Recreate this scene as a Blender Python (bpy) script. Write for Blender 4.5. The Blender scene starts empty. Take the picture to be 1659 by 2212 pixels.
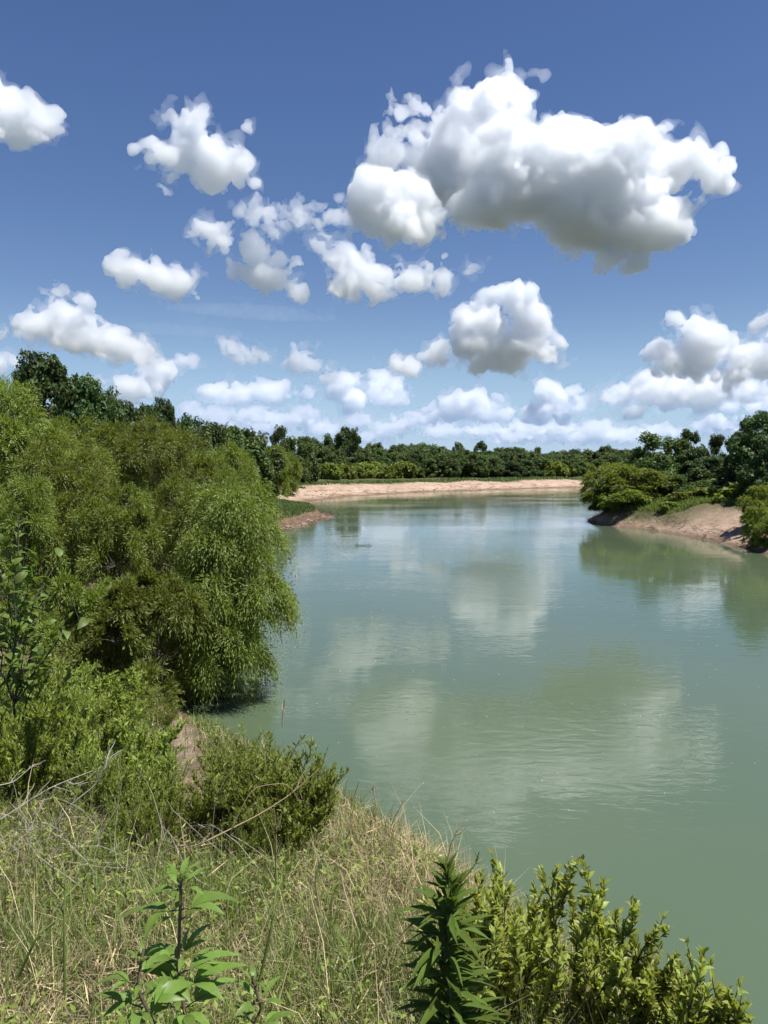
import bpy, math, random
import numpy as np
from mathutils import Vector, Matrix

sc = bpy.context.scene
COL = sc.collection
R = math.radians

# ------------------------------------------------------------------ camera, world, sun, exposure
EYE = 9.0            # metres above the river
FPX = 1661.0         # focal length in units of a 1659 x 2212 picture
CX, CY, HOR = 829.5, 1106.0, 1000.0
PITCH = math.atan((CY - HOR) / FPX)
cam = bpy.data.cameras.new("camera")
cam.sensor_fit = 'HORIZONTAL'
cam.sensor_width = 36.0
cam.lens = 36.0 * FPX / 1659.0
cam.clip_start = 0.05
cam.clip_end = 90000.0
camo = bpy.data.objects.new("camera", cam)
camo.location = (0, 0, EYE)
camo.rotation_euler = (R(90) - PITCH, 0, 0)
COL.objects.link(camo)
sc.camera = camo

SUN_EL, SUN_AZ = 67.0, 118.0      # azimuth clockwise from the view direction (+Y)
world = bpy.data.worlds.new("World")
sc.world = world
world.use_nodes = True
wn = world.node_tree
sky = wn.nodes.new('ShaderNodeTexSky')
sky.sky_type = 'NISHITA'
sky.sun_disc = False
sky.sun_elevation = R(SUN_EL)
sky.sun_rotation = R(SUN_AZ)
sky.altitude = 100
sky.air_density = 1.0
sky.dust_density = 0.15
sky.ozone_density = 1.6
bg = wn.nodes['Background']
bg.inputs['Strength'].default_value = 0.055
# humid summer air: the band near the horizon is paler and bluer than the clean model sky
tcw = wn.nodes.new('ShaderNodeTexCoord')
sxyz = wn.nodes.new('ShaderNodeSeparateXYZ')
wn.links.new(tcw.outputs['Generated'], sxyz.inputs[0])
mrw = wn.nodes.new('ShaderNodeMapRange')
mrw.interpolation_type = 'SMOOTHSTEP'
mrw.inputs[1].default_value = -0.02; mrw.inputs[2].default_value = 0.20
mrw.inputs[3].default_value = 0.72; mrw.inputs[4].default_value = 0.0
wn.links.new(sxyz.outputs[2], mrw.inputs[0])
hsv = wn.nodes.new('ShaderNodeHueSaturation')
hsv.inputs['Saturation'].default_value = 1.18
hsv.inputs['Hue'].default_value = 0.512
hsv.inputs['Value'].default_value = 1.12
wn.links.new(sky.outputs[0], hsv.inputs['Color'])
mixw = wn.nodes.new('ShaderNodeMix'); mixw.data_type = 'RGBA'
mixw.inputs['B'].default_value = (3.9, 6.3, 10.2, 1)
wn.links.new(mrw.outputs[0], mixw.inputs['Factor'])
wn.links.new(hsv.outputs[0], mixw.inputs['A'])
wn.links.new(mixw.outputs['Result'], bg.inputs['Color'])

sun = bpy.data.lights.new("sun", 'SUN')
sun.energy = 5.0
sun.angle = R(0.53)
sun.color = (1.0, 0.97, 0.93)
suno = bpy.data.objects.new("sun", sun)
sd = Vector((math.sin(R(SUN_AZ)) * math.cos(R(SUN_EL)), math.cos(R(SUN_AZ)) * math.cos(R(SUN_EL)), math.sin(R(SUN_EL))))
suno.rotation_euler = sd.to_track_quat('Z', 'Y').to_euler()
suno.location = (0, 0, 60)
COL.objects.link(suno)

sc.view_settings.view_transform = 'Standard'
sc.view_settings.look = 'None'
sc.view_settings.exposure = 0.76
sc.view_settings.gamma = 1.0
sc.view_settings.use_curve_mapping = False
cy = sc.cycles
cy.max_bounces = 48
cy.diffuse_bounces = 4
cy.glossy_bounces = 3
cy.transmission_bounces = 5
cy.transparent_max_bounces = 8
cy.volume_bounces = 48
cy.use_denoising = True
cy.denoiser = 'OPENIMAGEDENOISE'
cy.use_adaptive_sampling = True
cy.adaptive_threshold = 0.02
cy.caustics_reflective = False
cy.caustics_refractive = False
cy.sample_clamp_indirect = 6.0

rng = np.random.default_rng(7)

# ------------------------------------------------------------------ helpers
def at(X, Y, d):
    """world point seen at picture position X, Y (1659 x 2212 scale) whose y coordinate is d"""
    a = (X - CX) / FPX; b = (CY - Y) / FPX
    c, s = math.cos(PITCH), math.sin(PITCH)
    dx, dy, dz = a, c + b * s, -s + b * c
    t = d / dy
    return (dx * t, d, EYE + dz * t)

def down(X, Y, z):
    """world point seen at X, Y that lies at height z"""
    a = (X - CX) / FPX; b = (CY - Y) / FPX
    c, s = math.cos(PITCH), math.sin(PITCH)
    dx, dy, dz = a, c + b * s, -s + b * c
    t = (z - EYE) / dz
    return (dx * t, dy * t, z)

def mesh_np(name, verts, faces, mat=None, smooth=False, uv=None):
    """verts (n,3), faces (m,3|4) numpy -> mesh data"""
    me = bpy.data.meshes.new(name)
    verts = np.ascontiguousarray(verts, dtype=np.float32)
    faces = np.ascontiguousarray(faces, dtype=np.int32)
    k = faces.shape[1]
    me.vertices.add(len(verts)); me.vertices.foreach_set('co', verts.ravel())
    me.loops.add(faces.size); me.loops.foreach_set('vertex_index', faces.ravel())
    me.polygons.add(len(faces))
    me.polygons.foreach_set('loop_start', np.arange(0, faces.size, k, dtype=np.int32))
    me.update(calc_edges=True)
    if smooth:
        me.shade_smooth()
    if mat is not None:
        me.materials.append(mat)
    return me

def link(name, data, parent=None, loc=None, rotz=0.0, scale=None):
    o = bpy.data.objects.new(name, data)
    COL.objects.link(o)
    if parent is not None:
        o.parent = parent
    if loc is not None:
        o.location = loc
    if rotz:
        o.rotation_euler = (0, 0, rotz)
    if scale is not None:
        o.scale = (scale,) * 3 if isinstance(scale, (int, float)) else scale
    return o

def tag(o, label=None, cat=None, group=None, kind=None):
    if label: o['label'] = label
    if cat: o['category'] = cat
    if group: o['group'] = group
    if kind: o['kind'] = kind
    return o

def sstep(a, b, x):
    t = np.clip((x - a) / (b - a), 0, 1)
    return t * t * (3 - 2 * t)

_perm = np.random.default_rng(3).random((256, 256)).astype(np.float32)
def noise2(x, y):
    xi = np.floor(x).astype(int); yi = np.floor(y).astype(int)
    fx = x - xi; fy = y - yi
    fx = fx * fx * (3 - 2 * fx); fy = fy * fy * (3 - 2 * fy)
    g = lambda i, j: _perm[(xi + i) & 255, (yi + j) & 255]
    return (g(0, 0) * (1 - fx) + g(1, 0) * fx) * (1 - fy) + (g(0, 1) * (1 - fx) + g(1, 1) * fx) * fy
def fbm2(x, y, o=4):
    s = 0; a = 0.5
    for _ in range(o):
        s = s + a * (noise2(x, y) - 0.5); x = x * 2.03 + 17.1; y = y * 2.03 + 5.3; a *= 0.5
    return s
def unit(v):
    return v / np.maximum(np.linalg.norm(v, axis=-1, keepdims=True), 1e-9)

def mat_new(name):
    m = bpy.data.materials.new(name)
    m.use_nodes = True
    nt = m.node_tree
    nt.nodes.clear()
    return m, nt
def N(nt, t, **kw):
    n = nt.nodes.new(t)
    for k, v in kw.items():
        if k in n.inputs: n.inputs[k].default_value = v
        else: setattr(n, k, v)
    return n
# ------------------------------------------------------------------ clouds: closed puffy meshes filled with even scattering droplets
def bspline_mat(n, cells):
    x = np.linspace(0, cells, n, endpoint=False)
    i = np.floor(x).astype(int); t = x - i
    w = np.stack([(1 - t) ** 3, 3 * t ** 3 - 6 * t ** 2 + 4, -3 * t ** 3 + 3 * t ** 2 + 3 * t + 1, t ** 3], 1) / 6
    M = np.zeros((n, cells + 4), np.float32)
    for k in range(4):
        M[np.arange(n), i + k] += w[:, k]
    return M
def lattice(shape, wl, vox, r):
    """smooth random field of wavelength wl over a grid, about -1..1"""
    Ms = [bspline_mat(n, max(1, int(math.ceil(n * vox / wl)))) for n in shape]
    L = r.uniform(-1, 1, [m.shape[1] for m in Ms]).astype(np.float32)
    f = np.tensordot(Ms[0], L, (1, 0)); f = np.tensordot(f, Ms[1], (1, 1)); f = np.tensordot(f, Ms[2], (1, 1))
    return f * 1.9      # axes end up x, y, z
def surface_nets(s):
    ins = s < 0
    c = [ins[i:i + s.shape[0] - 1, j:j + s.shape[1] - 1, k:k + s.shape[2] - 1] for i in (0, 1) for j in (0, 1) for k in (0, 1)]
    tot = sum(x.astype(np.int8) for x in c)
    act = (tot > 0) & (tot < 8)
    idx = -np.ones(act.shape, np.int32)
    cells = np.argwhere(act); idx[act] = np.arange(len(cells))
    cor = {(i, j, k): s[cells[:, 0] + i, cells[:, 1] + j, cells[:, 2] + k] for i in (0, 1) for j in (0, 1) for k in (0, 1)}
    acc = np.zeros((len(cells), 3), np.float32); cnt = np.zeros(len(cells), np.float32)
    for a in cor:
        for ax in range(3):
            if a[ax] == 0:
                b = tuple(1 if q == ax else a[q] for q in range(3))
                va, vb = cor[a], cor[b]
                m = (va < 0) != (vb < 0)
                t = np.where(m, va / np.where(m, va - vb, 1), 0)
                p = np.tile(np.array(a, np.float32), (len(cells), 1)); p[:, ax] = t
                acc += p * m[:, None]; cnt += m
    V = cells + acc / np.maximum(cnt, 1)[:, None]
    F = []
    for ax in range(3):
        u, v = [(1, 2), (2, 0), (0, 1)][ax]
        sl0 = [slice(None)] * 3; sl1 = [slice(None)] * 3
        sl0[ax] = slice(0, -1); sl1[ax] = slice(1, None)
        A = ins[tuple(sl0)]; B = ins[tuple(sl1)]
        e = np.argwhere(A != B)
        ok = (e[:, u] > 0) & (e[:, v] > 0) & (e[:, u] < s.shape[u] - 1) & (e[:, v] < s.shape[v] - 1)
        e = e[ok]
        fl = A[e[:, 0], e[:, 1], e[:, 2]]
        def cell(du, dv):
            q = e.copy(); q[:, u] -= du; q[:, v] -= dv
            return idx[q[:, 0], q[:, 1], q[:, 2]]
        q = np.stack([cell(1, 1), cell(0, 1), cell(0, 0), cell(1, 0)], 1)
        q[~fl] = q[~fl][:, ::-1]
        F.append(q)
    return V.astype(np.float32), np.concatenate(F)

cloud_mats = {}
SOFT = 1.3
CLOUD_ALB = (0.952, 0.958, 0.964, 1)
def cloud_mat(density, aniso=0.6):
    key = round(density, 7)
    if key not in cloud_mats:
        m, nt = mat_new("cloud_droplets")
        v = N(nt, 'ShaderNodeVolumePrincipled')
        v.inputs['Color'].default_value = CLOUD_ALB
        v.inputs['Density'].default_value = density
        v.inputs['Anisotropy'].default_value = aniso
        o = N(nt, 'ShaderNodeOutputMaterial')
        nt.links.new(v.outputs[0], o.inputs['Volume'])
        try: m.cycles.homogeneous_volume = True
        except Exception: pass
        cloud_mats[key] = m
    return cloud_mats[key]

def cloud(label, blobs, D, seed, vox=4.0, rag=1.0, soft=14.0, depth=0.75, group='clouds in the blue sky'):
    """blobs: ellipses (x, y, rx, ry) at picture scale; built as a lumpy solid D metres away"""
    r = np.random.default_rng(seed)
    b = np.array(blobs, np.float32); b[:, 2:] *= .90 if D < 10500 else .82; vox = max(2.8, vox * (1.05 if D < 10500 else 1.4))
    pad = 46
    x0, x1 = (b[:, 0] - b[:, 2]).min() - pad, (b[:, 0] + b[:, 2]).max() + pad
    z0, z1 = (b[:, 1] - b[:, 3]).min() - pad, (b[:, 1] + b[:, 3]).max() + pad
    rd = np.sqrt(b[:, 2] * b[:, 3]) * depth
    dmax = rd.max() + pad
    xs = np.arange(x0, x1, vox); ys = np.arange(-dmax, dmax, vox); zs = np.arange(z0, z1, vox)
    X, Yd, Z = [q.astype(np.float32) for q in (xs[:, None, None], ys[None, :, None], zs[None, None, :])]
    k = 8.0
    acc = 0
    for (cx_, cz_, rx, rz), ry in zip(b, rd):
        oy = r.uniform(-.5, .5) * ry
        q = np.sqrt(((X - cx_) / rx) ** 2 + ((Yd - oy) / ry) ** 2 + ((Z - cz_) / rz) ** 2)
        sd_ = (q - 1) * min(rx, ry, rz)
        acc = acc + np.exp(np.clip(-sd_ / k, -30, 30))
    s = -k * np.log(acc + 1e-12)
    base = s.copy()
    shape = s.shape
    size = float(min(120, 1.3 * np.median(np.minimum(b[:, 2], b[:, 3]))))
    wl = max(size, 4 * vox); amp = 0.68 * rag
    while wl > 1.6 * vox:
        f = lattice(shape, wl, vox, r)
        s = s - amp * wl * (np.abs(f) * 1.5 - 0.42)
        wl *= 0.5; amp *= 1.16
    sc_ = D / FPX
    xm, zm = (x0 + x1) / 2, (z0 + z1) / 2
    def solid(s, mat, vox=vox, veil=False):
        s[0] = s[-1] = 9; s[:, 0] = s[:, -1] = 9; s[:, :, 0] = s[:, :, -1] = 9
        V, F = surface_nets(s)
        lab = np.arange(len(V))
        for _ in range(60):
            m = lab[F].min(1); new = lab.copy()
            for c_ in range(4): np.minimum.at(new, F[:, c_], m)
            new = new[new]
            if (new == lab).all(): break
            lab = new
        cnt = np.bincount(lab, minlength=len(V)); keep = cnt[lab[F[:, 0]]] > (260 if mat is not None and not veil else 0.3 * cnt.max())
        F = F[keep] if keep.any() else F
        P = np.stack([x0 + V[:, 0] * vox, -dmax + V[:, 1] * vox, z0 + V[:, 2] * vox], 1)
        W = np.stack([(P[:, 0] - xm), P[:, 1], -(P[:, 2] - zm)], 1) * sc_
        return mesh_np('cloud', W, F[:, ::-1], mat)
    soft = soft * (0.55 if D < 10500 else 0.5)
    me = solid(s, cloud_mat(FPX / (D * soft * SOFT)))
    ob = link('cloud', me, loc=at(xm, zm, D))
    tag(ob, label, 'cloud', group)
    # thin ragged outer veil
    v = s * .6 + np.minimum(s, base) * .4 - 8.0
    wl = 40.0 * max(vox / 3, .8); amp = 0.6
    while wl > 3.2 * vox:
        f = lattice(shape, wl, vox, r)
        v = v + amp * wl * (np.abs(f) * 1.5 - 0.30)
        wl *= 0.55; amp *= 1.0
    link('veil', solid(v[::2, ::2, ::2].copy(), cloud_mat(FPX / (D * soft * SOFT * 5.5)), vox * 2, True), parent=ob)
    return ob

CL = [
 ('largest white cumulus in the sky, with a broad grey underside', [(1030,290,118,112),(1075,235,80,80),(1110,385,150,112),(1250,385,170,102),(1390,350,105,66),(1490,350,74,44),(1545,372,40,34),(1370,492,90,56),(1300,460,140,76),(1120,435,135,62),(1190,290,50,40)], 3600, 3.6, 1.0, 18),
 ('rounded cloud hugging the left flank of the largest cumulus', [(870,440,92,68),(905,480,55,45),(830,420,50,40)], 3500, 3.5, 1.0, 20),
 ('torn thin cloud above the rounded one beside the largest cumulus', [(850,320,40,34),(895,330,50,35),(930,370,36,36),(910,265,14,26)], 3650, 3.0, 1.5, 30),
 ('small peaked white cloud high in the left sky', [(415,285,44,40),(370,335,60,32),(450,335,58,42),(495,350,34,22),(440,368,66,18)], 4200, 3.0, 1.15, 18),
 ('white cloud cut off by the upper left edge of the picture', [(35,240,66,48),(-20,220,75,56),(100,268,30,24),(20,288,40,14)], 3800, 3.5, 1.0, 20),
 ('tiny slanted cloud left of the shredded cloud wisps', [(440,490,24,24),(470,515,25,18)], 4600, 2.5, 1.0, 18),
 ('long sloping white cloud above the left trees', [(240,565,32,25),(300,588,58,30),(370,610,56,30),(425,622,14,8)], 5200, 3.0, 0.9, 18),
 ('crescent shaped cloud below the shredded wisps', [(550,512,34,14),(552,560,34,32),(590,600,44,30),(635,622,25,22),(612,560,17,18)], 4800, 2.8, 1.1, 22),
 ('shredded wisps of cloud between the crescent cloud and the largest cumulus', [(545,455,24,22),(640,460,34,22),(730,470,36,16),(590,480,20,10),(580,460,24,9)], 4700, 2.5, 1.7, 34),
 ('ragged hooked cloud in the middle of the sky', [(735,560,38,30),(790,588,55,38),(870,607,56,22),(930,590,22,20),(755,630,40,15),(690,530,16,16)], 5000, 3.0, 1.2, 20),
 ('tiny wisp of cloud right of the hooked cloud', [(1020,578,17,12)], 5000, 2.0, 1.3, 30),
 ('broad white cumulus just above the left treetops', [(150,690,58,42),(90,712,58,34),(200,730,72,36),(280,755,56,20)], 6500, 3.0, 0.9, 16),
 ('faint small cloud above the broad left cumulus', [(130,630,32,14)], 6800, 2.0, 1.2, 30),
 ('tall heaped cumulus over the middle of the river', [(1112,660,44,46),(1150,708,50,54),(1050,708,62,48),(1090,752,92,38),(1190,755,26,16),(1088,625,12,16)], 6800, 2.8, 0.95, 14),
 ('small cloud touching the left of the tall heaped cumulus', [(948,757,26,24),(930,770,25,14)], 7000, 2.2, 1.0, 16),
 ('small round cloud second left of the tall heaped cumulus', [(870,790,32,18)], 7200, 2.2, 1.0, 16),
 ('tall cumulus over the right bank trees', [(1500,715,54,40),(1510,765,72,34),(1450,768,32,24)], 7500, 2.8, 0.95, 16),
 ('wide cloud cut off by the right edge under a small puff', [(1625,775,62,40),(1660,760,50,40),(1590,810,60,25)], 7800, 3.0, 1.0, 18),
 ('small puff at the right edge of the sky', [(1652,692,22,18)], 7000, 2.2, 1.0, 18),
 ('low grey white cloud bank above the right trees', [(1480,828,110,24),(1390,848,85,18),(1500,868,55,18),(1360,890,30,12),(1580,840,90,24)], 9000, 2.8, 1.1, 20),
 ('thin scrap of cloud left of centre above the cloud banks', [(490,740,17,12),(515,760,30,14),(550,775,20,7)], 7600, 2.0, 1.4, 26),
 ('small slanting cloud above the far bank trees', [(645,768,24,18),(680,790,24,16),(715,815,20,10)], 8000, 2.2, 1.0, 18),
 ('heaped cloud rising behind the left hill trees', [(345,805,44,30),(300,842,54,24),(262,830,26,18)], 8500, 2.5, 0.95, 15),
 ('small cloud beside the heaped cloud over the left hill', [(405,778,29,14)], 8600, 2.0, 1.0, 18),
 ('low cloud bank over the left end of the far treeline', [(520,850,80,24),(580,838,38,26),(470,850,35,14)], 11000, 2.4, 1.1, 18),
 ('small puff between the two low cloud banks', [(660,850,26,14)], 11000, 2.0, 1.1, 18),
 ('two headed low cloud over the lone round tree', [(760,858,38,28),(820,838,48,28),(840,865,40,12)], 11000, 2.4, 1.1, 18),
 ('domed cloud low over the middle of the far treeline', [(1010,868,66,26),(950,896,56,13),(1060,895,50,16)], 12000, 2.4, 1.05, 16),
 ('low cloud right of the domed cloud over the far treeline', [(1195,842,46,28),(1190,885,66,22),(1245,850,22,14)], 12000, 2.4, 1.1, 17),
 ('low cloud behind the right treetops', [(1560,918,55,18),(1640,880,46,20),(1600,870,40,10)], 13000, 2.4, 1.1, 18),
 ('bright cloud at the left edge behind the hilltop trees', [(0,775,26,14),(-20,785,40,16)], 8200, 2.2, 0.9, 18),
]
CL += [
 ('long faint streak of high cloud above the left trees', [(440,662,36,3),(500,667,55,4),(570,677,55,5),(640,690,50,4)], 9000, 2.0, 0.3, 420),
 ('second faint streak of high cloud below the long one', [(330,703,36,3),(390,713,40,3),(440,723,26,2.5)], 9200, 2.0, 0.3, 420),
]
for i, (lab, bl, D, vx, rag, soft) in enumerate(CL):
    cloud(lab, bl, D, 100 + i, vx, rag, soft)

rp = np.random.default_rng(17)
for i, (X, Y, w_, h_) in enumerate([(405,884,30,14),(468,893,34,12),(545,892,40,16),(610,905,34,11),(660,890,30,13),(690,924,40,9),(772,905,30,12),(838,925,36,10),(892,908,34,9),(955,930,44,9),(1050,927,40,10),
        (1128,918,34,9),(1200,921,44,11),(1285,924,36,9),(1345,940,44,8),(1425,928,40,9),(1530,918,34,12),(1600,925,40,10),(560,925,50,8),(470,918,40,8),(780,942,40,6),(1130,942,50,6),(1250,945,40,6)]):
    cloud('one of the small flat cloud puffs lined up low over the horizon', [(X - w_ * .4, Y + h_ * .2, w_ * .6, h_ * .8), (X + w_ * .1, Y - h_ * .2, w_ * .5, h_), (X + w_ * .55, Y + h_ * .25, w_ * .5, h_ * .7)], 16000, 300 + i, 2.0, 1.25, 20, group='small puffs lining the horizon')
# ------------------------------------------------------------------ river course and terrain
def D2(X, Y): p = down(X, Y, 0.0); return (p[0], p[1])
left_shore = [(20, -80), (12, -15), (8.6, 0), (7.0, 4), (5.6, 8), (1.6, 13), (-2.0, 18), (-4.4, 22), (-6.3, 25.4), (-7.4, 28), (-7.8, 32),
              (-9, 39), (-11, 49), (-13, 62), (-15, 80), D2(575, 1158), D2(600, 1150), D2(645, 1140), D2(690, 1127), D2(723, 1117), D2(712, 1109),
              D2(675, 1104), D2(640, 1099), D2(652, 1090), D2(690, 1081), D2(760, 1072), D2(900, 1064), D2(1100, 1057), D2(1270, 1052.5), D2(1360, 1050.5)]
far_end = [(170, 350), (330, 400), (720, 470), (720, 330), (300, 262)]
right_shore = [(120, 205), (66, 165), (42, 138), (34, 126), D2(1270, 1128), D2(1300, 1135), D2(1345, 1139), D2(1385, 1142), D2(1450, 1153), D2(1540, 1172), D2(1600, 1184), D2(1659, 1200), (41, 62), (46, 20), (55, -80)]
RIV = np.array(left_shore + far_end + right_shore)

def shore_dist(x, y):
    """signed distance to the water's edge, positive on land"""
    shp = np.shape(x); x = np.ravel(x).astype(float); y = np.ravel(y).astype(float)
    x2 = x + 0; y2 = y + 0
    wob = sstep(8, 40, y) * np.minimum(1.0, 0.2 + np.abs(y) / 120)
    x2 = x2 + wob * 2.2 * fbm2(x * 0.16 + 5, y * 0.16, 3); y2 = y2 + wob * 2.2 * fbm2(x * 0.16 + 50, y * 0.16 + 9, 3)
    best = np.full(x.shape, 1e9); ins = np.zeros(x.shape, bool)
    n = len(RIV)
    for i in range(n):
        a, b = RIV[i], RIV[(i + 1) % n]
        ab = b - a
        t = np.clip(((x2 - a[0]) * ab[0] + (y2 - a[1]) * ab[1]) / (ab @ ab), 0, 1)
        best = np.minimum(best, np.hypot(x2 - a[0] - t * ab[0], y2 - a[1] - t * ab[1]))
        c = (a[1] > y2) != (b[1] > y2)
        xx = a[0] + (y2 - a[1]) / (ab[1] if abs(ab[1]) > 1e-9 else 1e-9) * ab[0]
        ins ^= c & (x2 < xx)
    return np.where(ins, -best, best).reshape(shp)

PATH = np.array([(-1.5, 6.5), (-2.4, 9.2), (-3.0, 11.2), (-4.2, 15), (-5.6, 20), (-7.2, 26)])
def path_dist(x, y):
    best = np.full(np.shape(x), 1e9)
    for a, b in zip(PATH[:-1], PATH[1:]):
        ab = b - a
        t = np.clip(((x - a[0]) * ab[0] + (y - a[1]) * ab[1]) / (ab @ ab), 0, 1)
        best = np.minimum(best, np.hypot(x - a[0] - t * ab[0], y - a[1] - t * ab[1]))
    return best

def smin(a, b, k):
    h = np.clip(0.5 + 0.5 * (b - a) / k, 0, 1)
    return b * (1 - h) + a * h - k * h * (1 - h)

def region(x, y):
    """0 near, 1 left middle, 2 far bar, 3 right"""
    r = np.where(y < 50, 0, np.where(y < 153, 1, 2))
    r = np.where((x > 18) & (y < 225) & (x > 18 + (y - 110) * 0.45), 3, r)
    return r
def ground(x, y):
    x = np.asarray(x, float); y = np.asarray(y, float)
    d = shore_dist(x, y)
    dp = np.maximum(d, 0)
    # near bank: the photographer's slope
    ramp = 7.35 - 0.20 * np.clip(y, 0, 9) - 0.235 * np.clip(y - 9, 0, 20) - 0.02 * np.clip(y - 29, 0, 100)
    ramp = ramp + np.clip(-x - 4.5 - 0.1 * y, 0, 14) * 0.22 * sstep(3, 14, y) + np.clip(-x - 2, 0, 20) * 0.02
    crest = np.interp(y, [0, 2.5, 4.4, 5.5, 7.2, 10, 14, 24], [1.35, 0.70, 0.22, -0.05, -0.95, -2.2, -3.6, -6.5])
    ex = x - crest + 0.35 * fbm2(x * .8 + 9, y * .8, 3)
    ramp = ramp - 0.95 * np.where(ex > 0, np.sqrt(ex * ex + .16) - .4, 0) * (1 - sstep(14, 24, y))
    near = smin(ramp, dp * (1.30 - 0.85 * sstep(12, 24, y)), 1.1)
    near = np.where(dp > 0, near, 0) + 0.14 * fbm2(x * 0.9, y * 0.9, 4) * sstep(0, 2, dp)
    near = near - 0.08 * np.exp(-(path_dist(x, y) / 0.3) ** 2)
    mid = smin(dp * 0.42, 3.2 + 0.055 * dp, 1.5)
    # spit with a cut bank
    cut = 0.16 * np.minimum(dp, 4) + 1.15 * sstep(2.0, 2.5, dp + 1.6 * fbm2(x * .5, y * .5, 3)) 
    mid = np.where(y > 88, np.minimum(mid, cut + 0.04 * np.maximum(dp - 9, 0) ** 1.3), mid)
    far = 0.085 * np.minimum(dp, 9) + 0.55 * sstep(8, 10.5, dp + 5 * fbm2(x * .12, y * .12, 4)) + 0.12 * np.clip(dp - 10, 0, 9) + 0.006 * np.clip(dp - 20, 0, 400)
    far = far + 1.5 * fbm2(x * 0.13 + 3, y * 0.13, 5) * sstep(3, 9, dp)
    wsand = np.exp(-((y - 88) / 15.0) ** 2)
    right = smin(dp * (0.62 - 0.20 * wsand), 3.6 + 0.02 * dp, 1.2)
    right = right + (0.7 * fbm2(x * .35, y * .35, 4) + 0.7 * fbm2(x * .75 - y * .35, x * .25 + y * .5, 4)) * sstep(0.2, 3, dp)
    r = region(x, y)
    # soft blends between the regions on the left
    t01 = sstep(36, 52, y); t12 = sstep(150, 168, y)
    left = (near * (1 - t01) + mid * t01) * (1 - t12) + far * t12
    h = np.where(r == 3, right, left)
    h = h + sstep(400, 1500, np.hypot(x, y)) * (4.0 + 9.0 * fbm2(x * .0011, y * .0011, 3))
    return np.where(d > 0, h, np.maximum(-0.35 * -d, -2.5))
def gz(x, y): return float(ground(np.array([x]), np.array([y]))[0])

def lines(spec):
    out = []
    for a, b, st in spec: out += list(np.arange(a, b, st))
    return np.array(out)
gx = lines([(-6000, -800, 400), (-800, -200, 40), (-200, -60, 6), (-60, -14, 0.9), (-14, 8, 0.25), (8, 28, 1.4), (28, 60, 0.6), (60, 130, 1.6), (130, 400, 8), (400, 1200, 60), (1200, 6001, 400)])
gy = lines([(-300, -20, 20), (-20, -3, 1.2), (-3, 16, 0.25), (16, 34, 0.45), (34, 140, 0.9), (140, 320, 1.6), (320, 600, 8), (600, 1500, 60), (1500, 9001, 500)])
GX, GY = np.meshgrid(gx, gy, indexing='ij')
GD = shore_dist(GX, GY)
GZ = ground(GX, GY)
nx_, ny_ = GX.shape
ii = np.arange(nx_ * ny_).reshape(nx_, ny_)
F = np.stack([ii[:-1, :-1], ii[1:, :-1], ii[1:, 1:], ii[:-1, 1:]], -1).reshape(-1, 4)
cover = np.where(region(GX, GY) == 2, sstep(15, 22, GD + 10 * fbm2(GX * .1, GY * .1, 3)), 0.0)
cover = np.where(region(GX, GY) == 1, np.where(GY > 88, sstep(2.4, 3.4, GD + 1.5 * fbm2(GX * .5, GY * .5, 3)) * (1 - sstep(138, 150, GY) * .9), sstep(3, 9, GD)), cover)
wsand = np.exp(-((GY - 87 + 0.25 * (GX - 38)) / 13.5) ** 4)
cover = np.where(region(GX, GY) == 3, sstep(0, 3, GD + fbm2(GX * .4, GY * .4)) * (1 - wsand * (1 - sstep(6.5, 8.5, GD + 3 * fbm2(GX * .3, GY * .3)))), cover)
nearc = sstep(0.08, 0.30, path_dist(GX, GY) + 0.5 * fbm2(GX * 1.3, GY * 1.3)) * (1 - 0.9 * sstep(18, 25, GY) * (1 - sstep(4, 9, GD)))
cover = np.where(region(GX, GY) == 0, nearc, cover)

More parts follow.
